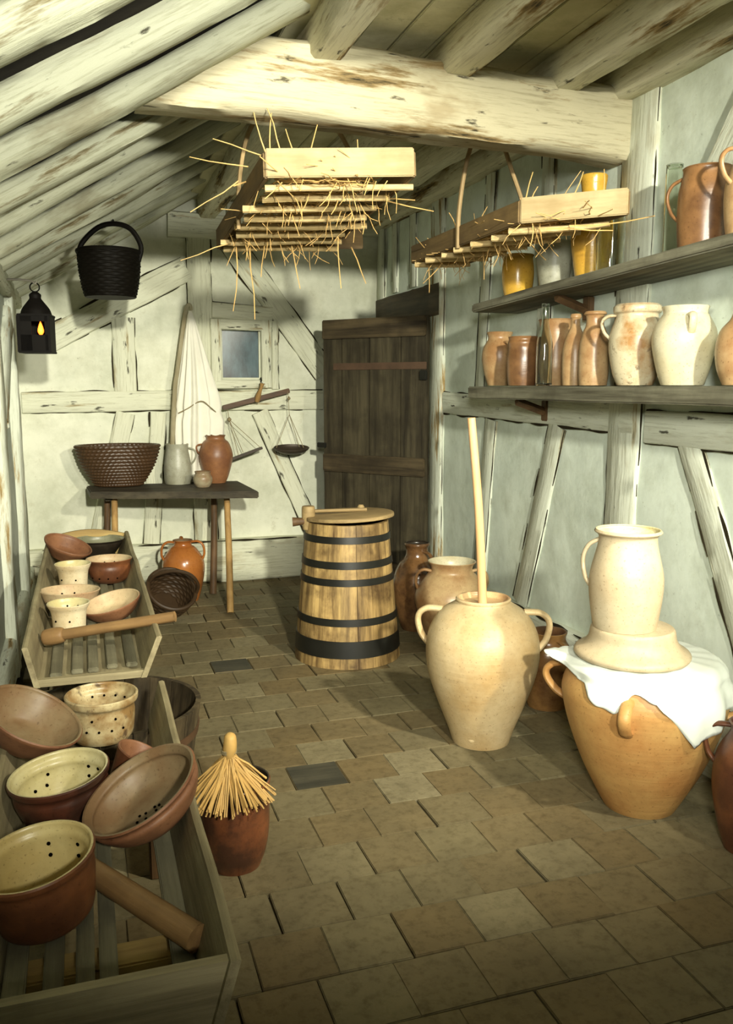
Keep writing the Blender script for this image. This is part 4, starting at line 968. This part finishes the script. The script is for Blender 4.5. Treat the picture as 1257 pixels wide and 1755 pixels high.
# ---- pots in the farther crate
ZU = 0.491
def tilt(direction_deg, ang):
    """rotation that tips the pot's mouth towards a compass direction"""
    a = math.radians(direction_deg); ax = Vector((-math.sin(a), math.cos(a), 0)); return Matrix.Rotation(math.radians(ang), 3, ax).to_euler()
H_ = lambda az0, z, n=5, st=22, r=0.0038: [(az0+st*(i-(n-1)/2), z, r) for i in range(n)]
pot('dark_bowl', 'black glazed bowl with grey-green inside at far end of farther crate', 'bowl', (0.05, 4.84, ZU), prof((0.075, 0), (0.10, 0.03), (0.122, 0.065), (0.126, 0.080), (0.138, 0.088)), [K['darkglaze'], K['greyin']], holes=[((0.03, 0.0), 0, .005), ((-0.03, 0.01), 0, .005), ((0.0, -0.03), 0, .005), ((0.0, 0.035), 0, .005)])
pot('red_dish', 'red earthenware dish tipped on the left side of farther crate', 'dish', (-0.125, 4.62, ZU+0.045), prof((0.07, 0), (0.095, 0.03), (0.118, 0.058), (0.122, 0.070)), [K['redrim'], K['redrim']], rot=tilt(330, 24))
pot('strainer_bowl', 'brown earthenware bowl on the right of farther crate', 'bowl', (0.085, 4.16, ZU), prof((0.062, 0), (0.085, 0.02), (0.098, 0.06), (0.096, 0.085), (0.100, 0.098), (0.106, 0.108)), [K['red'], K['pale_red']], holes=H_(252, 0.03, 4, 26)+H_(72, 0.075, 3, 30))
cupp = prof((0.060, 0), (0.062, 0.03), (0.066, 0.065), (0.076, 0.082), (0.080, 0.092))
cupm = [K['cream'], K['cream_in']]
pot('strainer_cup', 'cream earthenware cup with drain holes, farther of the two in crate', 'cup', (-0.075, 4.08, ZU), prof((0.060, 0), (0.063, 0.04), (0.067, 0.075), (0.077, 0.098), (0.081, 0.110)), cupm, holes=H_(250, 0.045, 2, 60)+H_(75, 0.08, 2, 40), th=0.007)
pot('strainer_dish', 'wide cream dish behind the front cream cup in farther crate', 'dish', (-0.085, 3.66, ZU+0.012), prof((0.080, 0), (0.098, 0.025), (0.114, 0.06), (0.120, 0.072)), [K['pale_red'], K['pale_red']], rot=tilt(60, 3), holes=H_(252, 0.03, 4, 28)+H_(80, 0.04, 3, 30))
pot('strainer_cup', 'cream earthenware cup nearest the wooden club in farther crate', 'cup', (-0.085, 3.385, ZU), prof((0.060, 0), (0.062, 0.035), (0.066, 0.068), (0.075, 0.086), (0.079, 0.096)), cupm, holes=H_(248, 0.038, 2, 50)+H_(75, 0.07, 2, 40), th=0.007)
pot('red_dish', 'shallow cream-lined red dish tilted toward the viewer in farther crate', 'dish', (0.085, 3.47, ZU+0.012), prof((0.07, 0), (0.092, 0.02), (0.112, 0.05), (0.116, 0.060)), [K['redrim'], K['pale_red']], rot=tilt(205, 15), holes=[((0.02, 0.02), 0, .0045), ((-0.03, 0.0), 0, .0045), ((0.03, -0.035), 0, .0045), ((-.01, -.045), 0, .0045)])
def club(name, label, a, b, r0, r1, knob, mat=None):
    a, b = Vector(a), Vector(b); d = b-a; L = d.length; x = d.normalized(); y = Vector((0, 0, 1)).cross(x).normalized(); z = x.cross(y)
    root = thing(name, label, 'club')
    root.matrix_world = Matrix(((x.x, y.x, z.x, a.x), (x.y, y.y, z.y, a.y), (x.z, y.z, z.z, a.z), (0, 0, 0, 1)))
    m = mat or M['roller']
    if knob:
        obj('head', tube([(0, 0, 0), (0.006, 0, 0), (0.035, 0, 0), (0.065, 0, 0), (0.075, 0, 0)], lambda u: knob*(0.7+0.3*math.sin(PI*u)), 14, 1, 3), m, root)
    obj('shaft', tube([(0.07 if knob else 0, 0, 0), (0.012+(0.07 if knob else 0), 0, 0), (L*0.5, 0, 0), (L-0.010, 0, 0), (L, 0, 0)], lambda u: (r0+(r1-r0)*u)*(0.88 if u in (0.0, 1.0) else 1), 16, 1, 3), m, root)
    return root
club('wooden_club', 'long turned wooden club laid across the farther crate', (-0.165, 3.13, 0.530), (0.262, 2.96, 0.613), 0.020, 0.018, 0.030)

# ---- pots in the nearer crate
ZL = 0.3315
pot('mottled_strainer', 'mottled brown and cream strainer pot at back of nearer crate', 'pot', (0.015, 2.665, ZL), prof((0.082, 0), (0.092, 0.02), (0.098, 0.075), (0.097, 0.105), (0.107, 0.118), (0.109, 0.136)), [K['spotted'], K['spotted']], th=0.009, holes=H_(252, 0.05, 6, 22)+H_(72, 0.10, 4, 24)+H_(252, 0.085, 3, 40))
pot('red_dish', 'large red dish leaning on left side of the nearer crate', 'dish', (-0.205, 2.435, ZL+0.105), prof((0.075, 0), (0.105, 0.03), (0.135, 0.075), (0.140, 0.088)), [K['redrim'], K['redin']], th=0.010, rot=tilt(340, 30))
pot('strainer_bowl', 'cream-lined dark red bowl with holes in the middle of nearer crate', 'bowl', (-0.082, 2.150, ZL), prof((0.080, 0), (0.094, 0.02), (0.113, 0.08), (0.111, 0.105), (0.120, 0.118), (0.122, 0.130)), [K['darkred'], K['cream_in']], th=0.010, rot=tilt(200, 7), holes=H_(40, 0.09, 2, 20, .0042)+H_(40, 0.065, 2, 20, .0042)+H_(110, 0.085, 1, 0, .0042)+H_(125, 0.06, 2, 20, .0042))
pot('small_red_pot', 'small red clay pot tipped over beside nearer crate side board', 'pot', (0.060, 2.235, ZL+0.026), prof((0.045, 0), (0.052, 0.03), (0.062, 0.08), (0.068, 0.10)), [K['red'], K['redrim']], rot=tilt(356, 28))
pot('red_dish', 'big shallow red strainer dish propped across the nearer crate', 'dish', (0.125, 1.975, ZL+0.065), prof((0.086, 0), (0.117, 0.025), (0.139, 0.06), (0.137, 0.075), (0.146, 0.087)), [K['redrim'], K['redin']], th=0.011, rot=tilt(192, 28), holes=[((0.02*i-0.04+R(-.006, .006), 0.022*j-0.03+R(-.006, .006)), 0, .0034) for i in range(4) for j in range(3)], sq=(1, 1))
pot('strainer_bowl', 'large red-brown bowl with yellow inside at the lower left edge', 'bowl', (-0.112, 1.735, ZL+0.006), prof((0.082, 0), (0.096, 0.02), (0.110, 0.09), (0.111, 0.118), (0.117, 0.130), (0.119, 0.140)), [K['red'], ceramic('yellow_cream_interior', (0.66, 0.55, 0.26), (0.55, 0.42, 0.17), 5, 0.35, 0.5, off=41)], th=0.010, rot=tilt(205, 9), holes=H_(60, 0.10, 2, 40, .0042)+H_(60, 0.075, 2, 40, .0042)+H_(170, 0.09, 2, 25, .0042))
club('wooden_club', 'thick turned wooden roller lying in the nearer crate front', (-0.035, 1.820, 0.380), (0.160, 1.535, 0.362), 0.024, 0.028, None)

# ---- red bucket pot with twig whisk
p = (0.372, 2.385)
pot('earthenware_pot', 'glazed red-brown pot on the floor with twig whisk across its mouth', 'pot', (*p, 0.002), prof((0.072, 0), (0.090, 0.05), (0.100, 0.12), (0.101, 0.19), (0.096, 0.225), (0.104, 0.250), (0.105, 0.262)), [ceramic('red_brown_glaze', (0.20, 0.066, 0.024), (0.055, 0.022, 0.012), 8, 0.3, 0.55, off=44), K['darkglaze']])
wk = thing('twig_whisk', 'small whisk of pale split twigs resting over red-brown pot', 'whisk', (p[0]-0.018, p[1]-0.035, 0.262))
bm = bmesh.new()
for i in range(150):
    f = R(-2.2, 2.2); a = math.radians(az_c(p))+f; rr = R(0.086, 0.108) if abs(f) < 1.7 else R(.06, .09); top = Vector((R(-.014, .014), R(-.014, .014), 0.098))
    zt = R(-0.040, -0.010) if abs(f) < 1.5 else R(0.006, 0.02)
    end = Vector((rr*math.cos(a), rr*math.sin(a), zt)); mid = top.lerp(end, 0.5)+Vector((0, 0, 0.008))
    if abs(f) < 1.5: end += Vector((math.cos(a)*0.024, math.sin(a)*0.024, 0))
    add_tube(bm, [top, mid, end], (0.0028, 0.0024), 5)
s = obj('twigs', bm, M['bristle'], wk); s['kind'] = 'stuff'
obj('grip', tube([(0, 0, 0.085), (0.0, 0.0, 0.10), (0.003, 0, 0.122), (0.004, 0, 0.145), (0.003, 0, 0.160)], lambda u: 0.019+0.006*math.sin(PI*u*1.1)-0.010*max(0, u-.85)/.15, 12, 0.8, 4), M['bristle'], wk)
obj('binding', tube([(0.021*math.cos(a), 0.021*math.sin(a), 0.10+0.004*a/6.28) for a in [2*PI*k/12 for k in range(37)]], 0.0022, 5), M['string'], wk)

# ------------------------------------------------------------------ third level: pieces that belong to a part
bpy.context.view_layer.update()
def under(root, child_names, part_name, nth=0, only=None):
    ch = list(root.children); part = [c for c in ch if c.name.split('.')[0] == part_name][nth]
    cs = [c for c in ch if c.name.split('.')[0] in child_names and c is not part]
    for i, c in enumerate(cs):
        if only and i not in only: continue
        mw = c.matrix_world.copy(); c.parent = part; c.matrix_parent_inverse = part.matrix_world.inverted() @ root.matrix_world
under(lan, ('flame',), 'candle'); under(wk, ('binding',), 'grip')
under(ch, ('peg',), 'lug'); under(ch, ('lid_batten', 'knob'), 'lid')
under(sc, ('string', 'knot'), 'pan', 0, (0, 1, 2, 3)); under(sc, ('string', 'knot'), 'square_pan')
under(door, ('hinge',), 'hinge_strap'); under(win, ('catch',), 'window_frame', 1)
